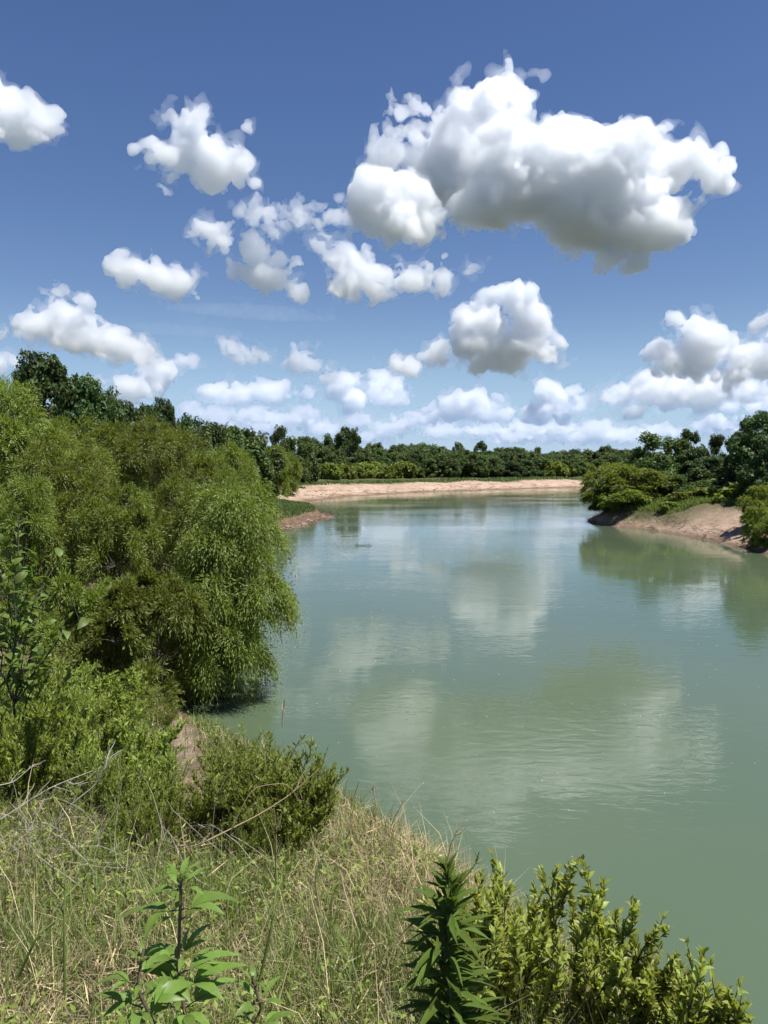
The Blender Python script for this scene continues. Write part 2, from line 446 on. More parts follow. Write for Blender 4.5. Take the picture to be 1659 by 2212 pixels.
def ground_mat():
    m, nt = mat_new("bank_soil")
    L = nt.links.new
    o = N(nt, 'ShaderNodeOutputMaterial'); p = N(nt, 'ShaderNodeBsdfPrincipled'); p.inputs['Roughness'].default_value = 0.95
    p.inputs['Specular IOR Level'].default_value = 0.2
    L(p.outputs[0], o.inputs[0])
    tc = N(nt, 'ShaderNodeNewGeometry')
    n1 = N(nt, 'ShaderNodeTexNoise', Scale=0.35, Detail=11.0, Roughness=0.78); L(tc.outputs['Position'], n1.inputs['Vector'])
    n2 = N(nt, 'ShaderNodeTexNoise', Scale=5.0, Detail=8.0, Roughness=0.7); L(tc.outputs['Position'], n2.inputs['Vector'])
    r1 = N(nt, 'ShaderNodeValToRGB'); L(n1.outputs[0], r1.inputs[0])
    r1.color_ramp.elements[0].position = 0.35; r1.color_ramp.elements[0].color = (0.25, 0.165, 0.115, 1)
    r1.color_ramp.elements[1].position = 0.65; r1.color_ramp.elements[1].color = (0.46, 0.345, 0.25, 1)
    r2 = N(nt, 'ShaderNodeValToRGB'); L(n2.outputs[0], r2.inputs[0])
    r2.color_ramp.elements[0].position = 0.3; r2.color_ramp.elements[0].color = (0.04, 0.040, 0.018, 1)
    r2.color_ramp.elements[1].position = 0.7; r2.color_ramp.elements[1].color = (0.115, 0.115, 0.045, 1)
    a1 = N(nt, 'ShaderNodeAttribute', attribute_name='cover')
    mx = N(nt, 'ShaderNodeMix', data_type='RGBA'); L(a1.outputs['Fac'], mx.inputs['Factor']); L(r1.outputs[0], mx.inputs['A']); L(r2.outputs[0], mx.inputs['B'])
    a2 = N(nt, 'ShaderNodeAttribute', attribute_name='wet_shade')
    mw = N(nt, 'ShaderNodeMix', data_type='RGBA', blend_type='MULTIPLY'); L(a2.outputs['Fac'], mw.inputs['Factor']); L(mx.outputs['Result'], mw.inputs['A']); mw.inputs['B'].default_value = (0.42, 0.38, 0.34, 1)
    L(mw.outputs['Result'], p.inputs['Base Color'])
    n3 = N(nt, 'ShaderNodeTexNoise', Scale=1.1, Detail=10.0, Roughness=0.72, Distortion=0.6); L(tc.outputs['Position'], n3.inputs['Vector'])
    bp0 = N(nt, 'ShaderNodeBump', Strength=0.9, Distance=0.45); L(n3.outputs[0], bp0.inputs['Height'])
    bp = N(nt, 'ShaderNodeBump', Strength=0.7, Distance=0.12); L(n2.outputs[0], bp.inputs['Height']); L(bp0.outputs[0], bp.inputs['Normal']); L(bp.outputs[0], p.inputs['Normal'])
    return m
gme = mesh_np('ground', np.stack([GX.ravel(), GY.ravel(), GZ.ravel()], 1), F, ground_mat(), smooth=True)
at_ = gme.attributes.new('cover', 'FLOAT', 'POINT'); at_.data.foreach_set('value', cover.ravel().astype(np.float32))
wet_shade = 1 - sstep(0.05, 0.45, GZ + 0.5 * fbm2(GX * .3, GY * .3))
cutm = sstep(1.5, 2.1, GD + 1.6 * fbm2(GX * .5, GY * .5, 3)) * (1 - sstep(2.6, 3.1, GD + 1.6 * fbm2(GX * .5, GY * .5, 3))) * (region(GX, GY) == 1) * (GY > 96)  # spit's cut face: dark soil, with the undercut's shade put into its colour
wet_shade = np.maximum(wet_shade, cutm * 1.4)
at_ = gme.attributes.new('wet_shade', 'FLOAT', 'POINT'); at_.data.foreach_set('value', wet_shade.ravel().astype(np.float32))
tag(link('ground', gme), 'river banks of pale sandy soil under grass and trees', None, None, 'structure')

# ------------------------------------------------------------------ water
def water_mat():
    m, nt = mat_new("river_water")
    L = nt.links.new
    o = N(nt, 'ShaderNodeOutputMaterial'); p = N(nt, 'ShaderNodeBsdfPrincipled')
    p.inputs['Roughness'].default_value = 0.05; p.inputs['IOR'].default_value = 1.333; p.inputs['Specular IOR Level'].default_value = 0.8
    L(p.outputs[0], o.inputs[0])
    g = N(nt, 'ShaderNodeNewGeometry')
    # silt: slow drifting patches of colour
    mp = N(nt, 'ShaderNodeMapping'); mp.inputs['Scale'].default_value = (0.06, 0.03, 1); L(g.outputs['Position'], mp.inputs[0])
    n0 = N(nt, 'ShaderNodeTexNoise', Scale=1.0, Detail=3.0); L(mp.outputs[0], n0.inputs['Vector'])
    r = N(nt, 'ShaderNodeValToRGB'); L(n0.outputs[0], r.inputs[0])
    r.color_ramp.elements[0].position = 0.35; r.color_ramp.elements[0].color = WATER_A
    r.color_ramp.elements[1].position = 0.65; r.color_ramp.elements[1].color = WATER_B
    L(r.outputs[0], p.inputs['Base Color'])
    # ruffled and calm patches
    mp2 = N(nt, 'ShaderNodeMapping'); mp2.inputs['Scale'].default_value = (0.035, 0.07, 1); mp2.inputs['Rotation'].default_value = (0, 0, 0.2); L(g.outputs['Position'], mp2.inputs[0])
    n1 = N(nt, 'ShaderNodeTexNoise', Scale=1.0, Detail=4.0); L(mp2.outputs[0], n1.inputs['Vector'])
    mr = N(nt, 'ShaderNodeMapRange'); L(n1.outputs[0], mr.inputs[0])
    mr.inputs[1].default_value = 0.38; mr.inputs[2].default_value = 0.64; mr.inputs[3].default_value = 0.03; mr.inputs[4].default_value = 0.28
    mp3 = N(nt, 'ShaderNodeMapping'); mp3.inputs['Scale'].default_value = (1.0, 2.1, 1); mp3.inputs['Rotation'].default_value = (0, 0, 0.12); L(g.outputs['Position'], mp3.inputs[0])
    n2 = N(nt, 'ShaderNodeTexNoise', Scale=1.3, Detail=3.0, Roughness=0.5, Distortion=0.4); L(mp3.outputs[0], n2.inputs['Vector'])
    n3 = N(nt, 'ShaderNodeTexNoise', Scale=0.22, Detail=2.0); L(mp3.outputs[0], n3.inputs['Vector'])
    b1 = N(nt, 'ShaderNodeBump', Distance=0.055); L(n2.outputs[0], b1.inputs['Height']); L(mr.outputs[0], b1.inputs['Strength'])
    b2 = N(nt, 'ShaderNodeBump', Distance=0.10, Strength=0.12); L(n3.outputs[0], b2.inputs['Height']); L(b1.outputs[0], b2.inputs['Normal'])
    L(b2.outputs[0], p.inputs['Normal'])
    return m
WATER_A = (0.066, 0.098, 0.056, 1); WATER_B = (0.088, 0.114, 0.064, 1)
wme = mesh_np('water', np.array([[-400, -90, 0], [800, -90, 0], [800, 600, 0], [-400, 600, 0]], float), np.array([[0, 1, 2, 3]]), water_mat())
tag(link('water', wme), 'wide calm green river reflecting clouds', None, None, 'structure')
# ------------------------------------------------------------------ plant building blocks
def leaf_mat(name, base, hue=0.03, val=0.35, trans=0.35, tint=(1.25, 1.2, 0.55), rough=0.5, per_obj=0.25, spec=0.35, scale=0.6):
    """leaf surface: every leaf and every plant varies a little round the base colour"""
    m, nt = mat_new(name)
    L = nt.links.new
    o = N(nt, 'ShaderNodeOutputMaterial'); p = N(nt, 'ShaderNodeBsdfPrincipled'); p.inputs['Roughness'].default_value = rough
    p.inputs['Specular IOR Level'].default_value = spec
    t = N(nt, 'ShaderNodeBsdfTranslucent'); mix = N(nt, 'ShaderNodeMixShader'); mix.inputs[0].default_value = trans
    g = N(nt, 'ShaderNodeNewGeometry'); oi = N(nt, 'ShaderNodeObjectInfo')
    tc = N(nt, 'ShaderNodeTexCoord')
    ns = N(nt, 'ShaderNodeTexNoise', Scale=scale, Detail=3.0); L(tc.outputs['Object'], ns.inputs['Vector'])
    def rng_(src, a, b):
        q = N(nt, 'ShaderNodeMapRange'); L(src, q.inputs[0]); q.inputs[3].default_value = a; q.inputs[4].default_value = b; return q.outputs[0]
    def mul(a, b):
        q = N(nt, 'ShaderNodeMath', operation='MULTIPLY'); L(a, q.inputs[0]); L(b, q.inputs[1]); return q.outputs[0]
    def add(a, b):
        q = N(nt, 'ShaderNodeMath', operation='ADD'); L(a, q.inputs[0]); L(b, q.inputs[1]); return q.outputs[0]
    v = mul(rng_(g.outputs['Random Per Island'], 1 - val, 1 + val), rng_(oi.outputs['Random'], 1 - per_obj, 1 + per_obj))
    v = mul(v, rng_(ns.outputs[0], 0.7, 1.3))
    h = add(rng_(ns.outputs[0], 0.5 - hue, 0.5 + hue), rng_(oi.outputs['Random'], -hue * .6, hue * .6))
    hs = N(nt, 'ShaderNodeHueSaturation'); hs.inputs['Color'].default_value = (*base, 1); L(h, hs.inputs['Hue']); L(v, hs.inputs['Value'])
    L(hs.outputs[0], p.inputs['Base Color'])
    tm = N(nt, 'ShaderNodeMix', data_type='RGBA', blend_type='MULTIPLY'); tm.inputs['Factor'].default_value = 1.0
    L(hs.outputs[0], tm.inputs['A']); tm.inputs['B'].default_value = (*tint, 1); L(tm.outputs['Result'], t.inputs['Color'])
    L(p.outputs[0], mix.inputs[1]); L(t.outputs[0], mix.inputs[2]); L(mix.outputs[0], o.inputs[0])
    return m
def wood_mat(name, c1, c2, scale=6.0):
    m, nt = mat_new(name); L = nt.links.new
    o = N(nt, 'ShaderNodeOutputMaterial'); p = N(nt, 'ShaderNodeBsdfPrincipled'); p.inputs['Roughness'].default_value = 0.9; L(p.outputs[0], o.inputs[0])
    g = N(nt, 'ShaderNodeTexCoord'); n = N(nt, 'ShaderNodeTexNoise', Scale=scale, Detail=6.0, Roughness=0.7); L(g.outputs['Object'], n.inputs['Vector'])
    r = N(nt, 'ShaderNodeValToRGB'); L(n.outputs[0], r.inputs[0]); r.color_ramp.elements[0].position = .3; r.color_ramp.elements[1].position = .7
    r.color_ramp.elements[0].color = (*c1, 1); r.color_ramp.elements[1].color = (*c2, 1); L(r.outputs[0], p.inputs['Base Color'])
    b = N(nt, 'ShaderNodeBump', Strength=0.6, Distance=0.02); L(n.outputs[0], b.inputs['Height']); L(b.outputs[0], p.inputs['Normal'])
    return m
M_WILLOW = leaf_mat('willow_leaves', (0.172, 0.215, 0.042), 0.018, 0.32, 0.45)
M_BROAD = leaf_mat('broad_leaves', (0.056, 0.092, 0.025), 0.03, 0.35, 0.28, spec=0.3)
M_FAR = leaf_mat('bank_tree_leaves', (0.085, 0.125, 0.033), 0.03, 0.35, 0.32)
M_SHRUB = leaf_mat('shrub_leaves', (0.235, 0.290, 0.060), 0.02, 0.35, 0.48, scale=2.0)
M_BACC = leaf_mat('bright_shrub_leaves', (0.300, 0.345, 0.075), 0.02, 0.35, 0.48, scale=3.0, rough=.42)
M_SPIRE = leaf_mat('spire_leaves', (0.085, 0.125, 0.022), 0.02, 0.3, 0.40, rough=.6, spec=.12, scale=4.0)
M_WEED = leaf_mat('weed_leaves', (0.150, 0.235, 0.045), 0.012, 0.25, 0.45, rough=.42, scale=6.0)
M_SAP = leaf_mat('sapling_leaves', (0.125, 0.180, 0.040), 0.02, 0.35, 0.45, rough=.45, spec=.25)
M_BARK = wood_mat('bark', (0.035, 0.028, 0.02), (0.10, 0.085, 0.065))
M_STEM = wood_mat('green_stem', (0.06, 0.065, 0.02), (0.12, 0.12, 0.045), 12)
M_REDSTEM = wood_mat('dark_stem', (0.09, 0.06, 0.035), (0.16, 0.12, 0.06), 14)
M_DEAD = wood_mat('dead_wood', (0.22, 0.19, 0.15), (0.42, 0.38, 0.32), 10)
M_STRAW = leaf_mat('straw', (0.37, 0.30, 0.17), 0.015, 0.55, 0.3, tint=(1.1, 1.0, .8), rough=.7, spec=.2, scale=1.2)
M_GRASS = leaf_mat('green_grass', (0.145, 0.200, 0.045), 0.02, 0.5, 0.40, scale=1.0)

def frames(d, nr):
    d = unit(d); s = unit(np.cross(nr, d)); n = np.cross(d, s); return d, s, n
def leaves_mesh(name, P, Dr, Nr, Ln, Wd, mat, shape='lance', fold=0.15, droop=0.0):
    """P base points, Dr directions, Nr rough normals, Ln lengths, Wd widths"""
    d, s, n = frames(Dr, Nr); Ln = Ln[:, None]; Wd = Wd[:, None]
    k = len(P)
    if shape == 'lance':
        V = np.stack([P, P + d * Ln * .45 + s * Wd * .5 + n * Wd * fold, P + d * Ln - n * Ln * droop, P + d * Ln * .45 - s * Wd * .5 + n * Wd * fold], 1)
        T = np.array([[0, 1, 2], [0, 2, 3]])
    else:
        V = np.stack([P, P + d * Ln * .22 + s * Wd * .38 + n * Wd * fold, P + d * Ln * .6 + s * Wd * .46 + n * Wd * fold - n * Ln * droop * .4,
                      P + d * Ln - n * Ln * droop, P + d * Ln * .6 - s * Wd * .46 + n * Wd * fold - n * Ln * droop * .4, P + d * Ln * .22 - s * Wd * .38 + n * Wd * fold], 1)
        T = np.array([[0, 1, 2], [0, 2, 3], [0, 3, 4], [0, 4, 5]])
    nv = V.shape[1]
    Fc = (np.arange(k) * nv)[:, None, None] + T[None]
    return mesh_np(name, V.reshape(-1, 3), Fc.reshape(-1, 3), mat)
def tubes_mesh(name, paths, mat, sides=5):
    """paths: list of (points (n,3), radii (n,))"""
    Vs, Fs, off = [], [], 0
    ang = np.arange(sides) * 2 * np.pi / sides
    for P, Rr in paths:
        P = np.asarray(P, float); Rr = np.asarray(Rr, float)
        T = unit(np.gradient(P, axis=0)); ref = np.where(np.abs(T[:, 2:3]) > .9, np.array([[1., 0, 0]]), np.array([[0, 0, 1.]]))
        s, n = unit(np.cross(ref, T)), None; n = np.cross(T, s)
        ring = P[:, None] + Rr[:, None, None] * (np.cos(ang)[None, :, None] * s[:, None] + np.sin(ang)[None, :, None] * n[:, None])
        m = len(P); idx = off + np.arange(m * sides).reshape(m, sides); nxt = np.roll(idx, -1, 1)
        Fs.append(np.stack([idx[:-1], nxt[:-1], nxt[1:], idx[1:]], -1).reshape(-1, 4)); Vs.append(ring.reshape(-1, 3)); off += m * sides
    return mesh_np(name, np.concatenate(Vs), np.concatenate(Fs), mat, smooth=True)
def curve_pts(a, b, n=7, bend=0.15, r=None, up=0.0):
    a = np.array(a, float); b = np.array(b, float); t = np.linspace(0, 1, n)[:, None]
    L_ = np.linalg.norm(b - a); off = r.normal(0, 1, 3) * bend * L_ + np.array([0, 0, up * L_])
    return a + (b - a) * t + off * (t * (1 - t) * 2) + r.normal(0, .012 * L_, (n, 3)) * (t > 0) * (t < 1)
def sphere_dirs(r, n):
    v = r.normal(0, 1, (n, 3)); return unit(v)

# ------------------------------------------------------------------ tree kinds (unit: metres, base at origin)
def willow_parts(seed, H=10.0, W=7.0, nd=11, twigs=62, hang=0.0, lean=(0, 0), low=0.12, lsize=1.0, dome=1.75):
    """domes of foliage, each a cluster of tufts of drooping twigs with narrow leaves"""
    r = np.random.default_rng(seed)
    dom = []; tries = 0
    while len(dom) < nd and tries < 4000:
        tries += 1
        t = low + (1 - low) * r.random() ** 0.9
        u = np.clip((t - low * .6) / (1 - low * .6), 0, 1)
        prof = np.sin(np.pi * u ** 0.75) ** 0.62 if u < 1 else 0
        a = r.random() * 2 * np.pi; rad = max(0, W / 2 - dome * .5 * H / 10) * prof * np.sqrt(r.random() * .6 + .4)
        R0 = r.uniform(.75, 1.2) * dome * H / 10
        c = np.array([rad * np.cos(a) + lean[0] * t, rad * np.sin(a) + lean[1] * t, min(t * H, H - R0 * .95)])
        if all(np.linalg.norm(c - q[0]) > .80 * (R0 + q[1]) * .6 for q in dom): dom.append((c, R0))
    lob = []
    for c, R0 in dom:
        n = 13; dv = sphere_dirs(r, n); dv[:, 2] = np.abs(dv[:, 2]) * 1.1 - .35; dv = unit(dv)
        for q in dv: lob.append((c + q * R0 * r.uniform(.55, .8) * np.array([1, 1, .85]), R0 * r.uniform(.34, .5), c))
    P, Dd, Ln, Nn = [], [], [], []
    for c, R0, cd in lob:
        outw = unit(c - cd + 1e-6)
        k = int(twigs)
        d = unit(sphere_dirs(r, k) + outw * .8 + np.array([0, 0, .45]))
        st = c + d * R0 * r.uniform(.0, .5, (k, 1))
        L_ = R0 * r.uniform(.8, 1.45, k) * (1 + hang * (r.random(k) < .5) * 1.6)
        nleaf = 7
        t = np.linspace(.08, 1, nleaf)
        sag = (.12 + .34 * r.random(k) + hang * .9)
        pts = st[:, None] + d[:, None] * (L_[:, None] * t[None])[..., None] * (1 - .15 * t[None, :, None]) + np.array([0, 0, -1.]) * (sag[:, None] * L_[:, None] * t[None] ** 2.1)[..., None]
        tan = unit(d[:, None] + np.array([0, 0, -1.]) * (2.1 * sag[:, None] * t[None] ** 1.1)[..., None])
        side = sphere_dirs(r, k * nleaf).reshape(k, nleaf, 3)
        P.append(pts.reshape(-1, 3)); Dd.append(unit(tan + side * .5).reshape(-1, 3)); Ln.append(np.full(k * nleaf, .18) * r.uniform(.7, 1.3, k * nleaf))
        Nn.append(unit(pts - cd).reshape(-1, 3))
    P = np.concatenate(P); Dd = np.concatenate(Dd); Ln = np.concatenate(Ln) * lsize; Nn = np.concatenate(Nn)
    P[:, 2] = np.maximum(P[:, 2], 0.02)
    Nr = unit(Nn * .8 + np.array([0, 0, .45]) + r.normal(0, .5, P.shape))
    crown = leaves_mesh('crown', P, Dd, Nr, Ln, Ln * .26, M_WILLOW, 'lance', .1)
    paths = []
    nt_ = 3
    for q in range(nt_):
        a = q * 2.1 + r.random(); base = np.array([.25 * np.cos(a), .25 * np.sin(a), -.6])
        top = np.array([W * .2 * np.cos(a) + lean[0] * .8, W * .2 * np.sin(a) + lean[1] * .8, H * .75])
        cp = curve_pts(base, top, 9, .08, r, 0); paths.append((cp, np.linspace(.14, .025, 9) * H / 10))
        for c, R0 in dom[q::nt_]:
            i = int(np.clip(c[2] / H * 8 - 1, 1, 7)); paths.append((curve_pts(cp[i], c, 5, .1, r, .08), np.linspace(.05, .015, 5) * H / 10))
            for c2, R2, cd in lob:
                if cd is c: paths.append((curve_pts(c, c2, 4, .1, r, .05), np.linspace(.018, .006, 4)))
    trunk = tubes_mesh('trunk', paths, M_BARK, 4)
    return trunk, crown, H, W

def broad_parts(seed, H=12.0, W=9.0, nl=26, per=620, leaf=.30, trunk_h=.18, mat=None, top_heavy=.62, lobe=1.5, tall=1.25):
    r = np.random.default_rng(seed); lob = []; tries = 0
    while len(lob) < nl and tries < 5000:
        tries += 1
        t = trunk_h + (1 - trunk_h) * r.random()
        u = (t - trunk_h) / (1 - trunk_h)
        prof = np.sin(np.pi * u ** top_heavy) ** .6 if 0 < u < 1 else 0
        a = r.random() * 2 * np.pi; rad = W / 2 * prof * np.sqrt(r.random() * .7 + .3)
        R0 = lobe * r.uniform(.65, 1.2) * H / 12
        c = np.array([rad * np.cos(a), rad * np.sin(a), min(t * H, H - R0 * .85)])
        if all(np.linalg.norm(c - q[0]) > .7 * R0 for q in lob): lob.append((c, R0))
    P, Nn = [], []
    for c, R0 in lob:
        # each lobe: many small sub clumps so light and shade break up
        ns = 9; sd_ = sphere_dirs(r, ns); sd_[:, 2] = sd_[:, 2] * .8 + .15
        sc_ = c + sd_ * R0 * r.uniform(.45, .85, (ns, 1)); sr = R0 * r.uniform(.3, .52, ns)
        j = r.integers(0, ns, per); d = sphere_dirs(r, per)
        P.append(c + ((sc_[j] + d * sr[j][:, None] * r.uniform(.5, 1.1, (per, 1)) ** .7) - c) * np.array([1, 1, tall])); Nn.append(unit(d + r.normal(0, .55, (per, 3)) + np.array([0, 0, .35])))
    P = np.concatenate(P); Nn = np.concatenate(Nn); P[:, 2] = np.maximum(P[:, 2], .05)
    Dd = np.cross(Nn, sphere_dirs(r, len(P))); Dd[:, 2] -= .25
    Ln = leaf * r.uniform(.6, 1.35, len(P)) * H / 12
    crown = leaves_mesh('crown', P, Dd, Nn, Ln, Ln * .62, mat or M_BROAD, 'lance', .12)
    paths = [(curve_pts((0, 0, -.6), (r.normal(0, .4), r.normal(0, .4), H * .72), 9, .05, r), np.linspace(.24, .06, 9) * H / 12)]
    cp = paths[0][0]
    for c, R0 in lob:
        i = int(np.clip(c[2] / H * 8 - 2, 1, 7)); paths.append((curve_pts(cp[i], c, 6, .08, r, -.04), np.linspace(.10, .02, 6) * H / 12))
    trunk = tubes_mesh('trunk', paths, M_BARK, 5)
    return trunk, crown, H, W

def place_tree(kind, parts, loc, H, W=None, rot=0.0, label=None, group=None, cat='tree'):
    tr, cr, h0, w0 = parts
    e = link(kind, None, loc=loc, rotz=rot)
    sz = H / h0; sx = (W / w0) if W else sz
    e.scale = (sx, sx, sz)
    a = link('trunk', tr, parent=e); b = link('crown', cr, parent=e)
    tag(e, label, cat, group)
    return e
def tree_at(kind, parts, X, topY, d, wpx=None, label=None, group=None, rot=None, sink=0.25, cat='tree'):
    p = at(X, topY, d); z = gz(p[0], d) - sink
    H = p[2] - z
    rr = random.Random(int(X * 7 + d * 13))
    return place_tree(kind, parts, (p[0], d, z), H, (wpx / FPX * d) if wpx else None, rr.random() * 6.28 if rot is None else rot, label, group, cat)
# ------------------------------------------------------------------ trees
random.seed(11)
WIL = [willow_parts(21 + i, 10, 7.2) for i in range(4)]
WIL_HANG = willow_parts(41, 10, 6.4, 16, 76, hang=.32, lean=(1.9, -.4), low=.10, dome=1.55)
WIL_LOW = [willow_parts(51 + i, 5.5, 5.5, 10, 66, low=.08, dome=2.2) for i in range(2)]
WIL_FAR = [willow_parts(55 + i, 10, 8, 10, 26, low=.08, lsize=2.7, dome=2.1) for i in range(3)]
BRD = [broad_parts(61 + i, 12, 8.5, nl=34, per=640, leaf=.36, trunk_h=.08, tall=1.0) for i in range(3)]
FAR = [broad_parts(71 + i, 10, 6.0, nl=24, per=420, leaf=.50, trunk_h=.02, mat=M_FAR, top_heavy=.85, lobe=1.45, tall=1.5) for i in range(5)]
LONE = broad_parts(81, 14, 11, nl=16, per=420, leaf=.5, trunk_h=.62, top_heavy=.7, lobe=1.5)
BUSH = [broad_parts(91 + i, 3.0, 4.0, nl=16, per=380, leaf=2.2, trunk_h=.03, mat=M_WILLOW, top_heavy=.8, lobe=2.6) for i in range(3)]

gl = 'willows crowding the left bank'
tree_at('willow_tree', WIL_HANG, 456, 1025, 29.0, 250, 'willow leaning over the water with strands trailing in the river, nearest to the sand', gl, rot=0)
tree_at('willow_tree', WIL_LOW[0], 310, 1238, 23.5, 270, 'low bright willow in front of the leaning willow, above the bare sand', gl)
tree_at('willow_tree', WIL[0], 488, 1008, 34, 180, 'round topped bright willow just behind the one trailing in the river', gl)
tree_at('willow_tree', WIL[1], 400, 1015, 31, 200, 'dark hollow sided willow between the leaning willow and the low bright one', gl)
tree_at('willow_tree', WIL[2], 250, 1035, 29, 230, 'willow standing behind the sapling and the low bright willow', gl)
tree_at('willow_tree', WIL[3], 120, 960, 30, 270, 'tall willow rising directly behind the broad leaved sapling', gl)
tree_at('willow_tree', WIL[0], 10, 815, 35, 280, 'tallest willow, cut by the left edge below the hilltop trees', gl)
tree_at('willow_tree', WIL[2], 60, 880, 37, 250, 'tall willow just right of the tallest one at the left edge', gl)
tree_at('willow_tree', WIL[1], 175, 888, 42, 240, 'willow under the dark hilltop trees, second row', gl)
tree_at('willow_tree', WIL[3], 300, 905, 44, 230, 'broad willow in the middle of the left bank, under the row of dark tree tops', gl)
tree_at('willow_tree', WIL[0], 390, 925, 48, 210, 'willow to the right of the broad middle one, in the second row', gl)
tree_at('willow_tree', WIL[2], 465, 945, 56, 180, 'willow above the round topped bright one, in the third row', gl)
tree_at('willow_tree', WIL[1], 20, 1010, 27, 200, 'shaded willow at the left edge behind the sapling leaves', gl)
tree_at('willow_tree', WIL_LOW[1], 190, 1190, 25.5, 210, 'low willow between the sapling and the low bright willow', gl)
gd = 'dark broadleaf trees on the left hilltop'
for X, T, d, w, lab in [(110, 768, 62, 185, 'highest dark round tree on the left hilltop'), (172, 812, 64, 160, 'dark tree on the right shoulder of the highest hilltop tree'),
                        (62, 797, 66, 150, 'dark tree on the left shoulder of the highest hilltop tree'), (225, 845, 68, 140, 'dark tree stepping down the hill, third from the highest'),
                        (272, 868, 72, 110, 'small dark tree at the dip of the left skyline'), (316, 876, 76, 95, 'dark low tree left of the bare branched one on the skyline'),
                        (362, 864, 78, 80, 'dark tree with bare branch tips poking above the left skyline'), (402, 902, 82, 110, 'dark tree where the left skyline drops to the river bend'),
                        (450, 917, 92, 110, 'dark tree at the low right end of the hilltop row')]:
    tree_at('dark_tree', BRD[int(X) % 3], X, T, d, w, lab, gd)
gm = 'trees along the left bank before the bend'
for X, T, d, w, kd, lab in [(470, 925, 105, 120, 'F', 'green tree at the start of the bank row running to the sand bar'), (530, 936, 125, 90, 'F', 'green tree in the bank row left of the grey skyline tree'),
                            (490, 975, 86, 100, 'W', 'pale willow beside the river before the sand bar'), (588, 965, 170, 62, 'W', 'yellowish willow at the left end of the sand bar'),
                            (626, 978, 190, 44, 'W', 'narrow willow standing at the edge of the sand bar'), (620, 950, 215, 80, 'F', 'green tree behind the narrow willow at the sand bar'),
                            (603, 922, 210, 56, 'B', 'hazy grey green tree poking above the left treeline'), (505, 1015, 88, 60, 'W', 'low willow close to the water beside the sand bar'),
                            (505, 930, 112, 110, 'F', 'green tree crowded behind the start of the bank row'), (560, 944, 140, 90, 'F', 'green tree in the bank row above the left end of the sand bar'), (548, 955, 122, 90, 'F', 'lower green tree in front of the bank row by the sand bar'), (440, 940, 80, 110, 'F', 'green tree behind the third row willow'), (662, 962, 235, 50, 'F', 'green tree right of the narrow willow, start of the far row')]:
    k = {'F': FAR[int(X) % 5], 'W': WIL_FAR[int(X) % 3], 'B': BRD[0]}[kd]
    tree_at({'F': 'bank_tree', 'W': 'willow_tree', 'B': 'dark_tree'}[kd], k, X, T, d, w, lab, gm)

# far treeline
lone = tree_at('lone_tree', LONE, 754, 926, 330, 60, 'dark round headed tree rising alone above the far treeline')
r = np.random.default_rng(5)
cand = []
for X in np.arange(655, 1440, 15.0):
    for row in range(4):
        cand.append((X + r.uniform(-7, 7), row))
cnt = 0
gf = 'trees of the far treeline'
for X, row in cand:
    tl = np.interp(X, [640, 700, 800, 900, 1000, 1100, 1250, 1440], [952, 964, 972, 974, 975, 979, 983, 987])
    base = np.interp(X, [640, 800, 1000, 1150, 1300, 1440], [1045, 1041, 1040, 1038, 1035, 1033])
    # walk out from the water edge along this sight line
    y0 = down(X, base + 8, 0.0)[1]
    d = y0 + 14 + row * 16 + r.uniform(0, 10)
    T = tl + [14, 6, 0, -5][row] + r.uniform(-8, 8)
    if row == 3 and r.random() < .12: T -= 9
    p = at(X, T, d)
    if shore_dist(np.array([p[0]]), np.array([d]))[0] < 8: continue
    pt = FAR[r.integers(5)] if r.random() < .85 else BRD[r.integers(3)]
    lab = ['green tree in the front row of the far treeline, just behind the sand', 'green tree in the second row of the far treeline', 'green tree deep inside the far treeline', 'tree top along the skyline of the far treeline'][row]
    tree_at('bank_tree', pt, X, T, d, r.uniform(34, 48), lab, gf + [', front row', ', second row', ', third row', ', back row'][row]); cnt += 1
gb = 'low bright bushes between the far sand and the treeline'
for X in list(np.arange(690, 880, 12.0)) + list(np.arange(890, 1260, 22.0)) + list(np.arange(1165, 1275, 12.0)):
    big = X < 880 or X > 1160
    Y = np.interp(X, [680, 800, 1000, 1260], [1048, 1044, 1040, 1036])
    d = down(X, Y + 8, 0.0)[1] + r.uniform(15, 21)
    p = at(X, 1000, d); z = gz(p[0], d)
    h = (r.uniform(3.2, 5.2) if big else r.uniform(.9, 1.8)) * d / 250
    place_tree('bush', BUSH[r.integers(3)], (p[0], d, z - .1), h, h * r.uniform(1.1, 1.5), r.random() * 6, 'low light green bush on the far sandbank in front of the treeline', gb, 'bush')

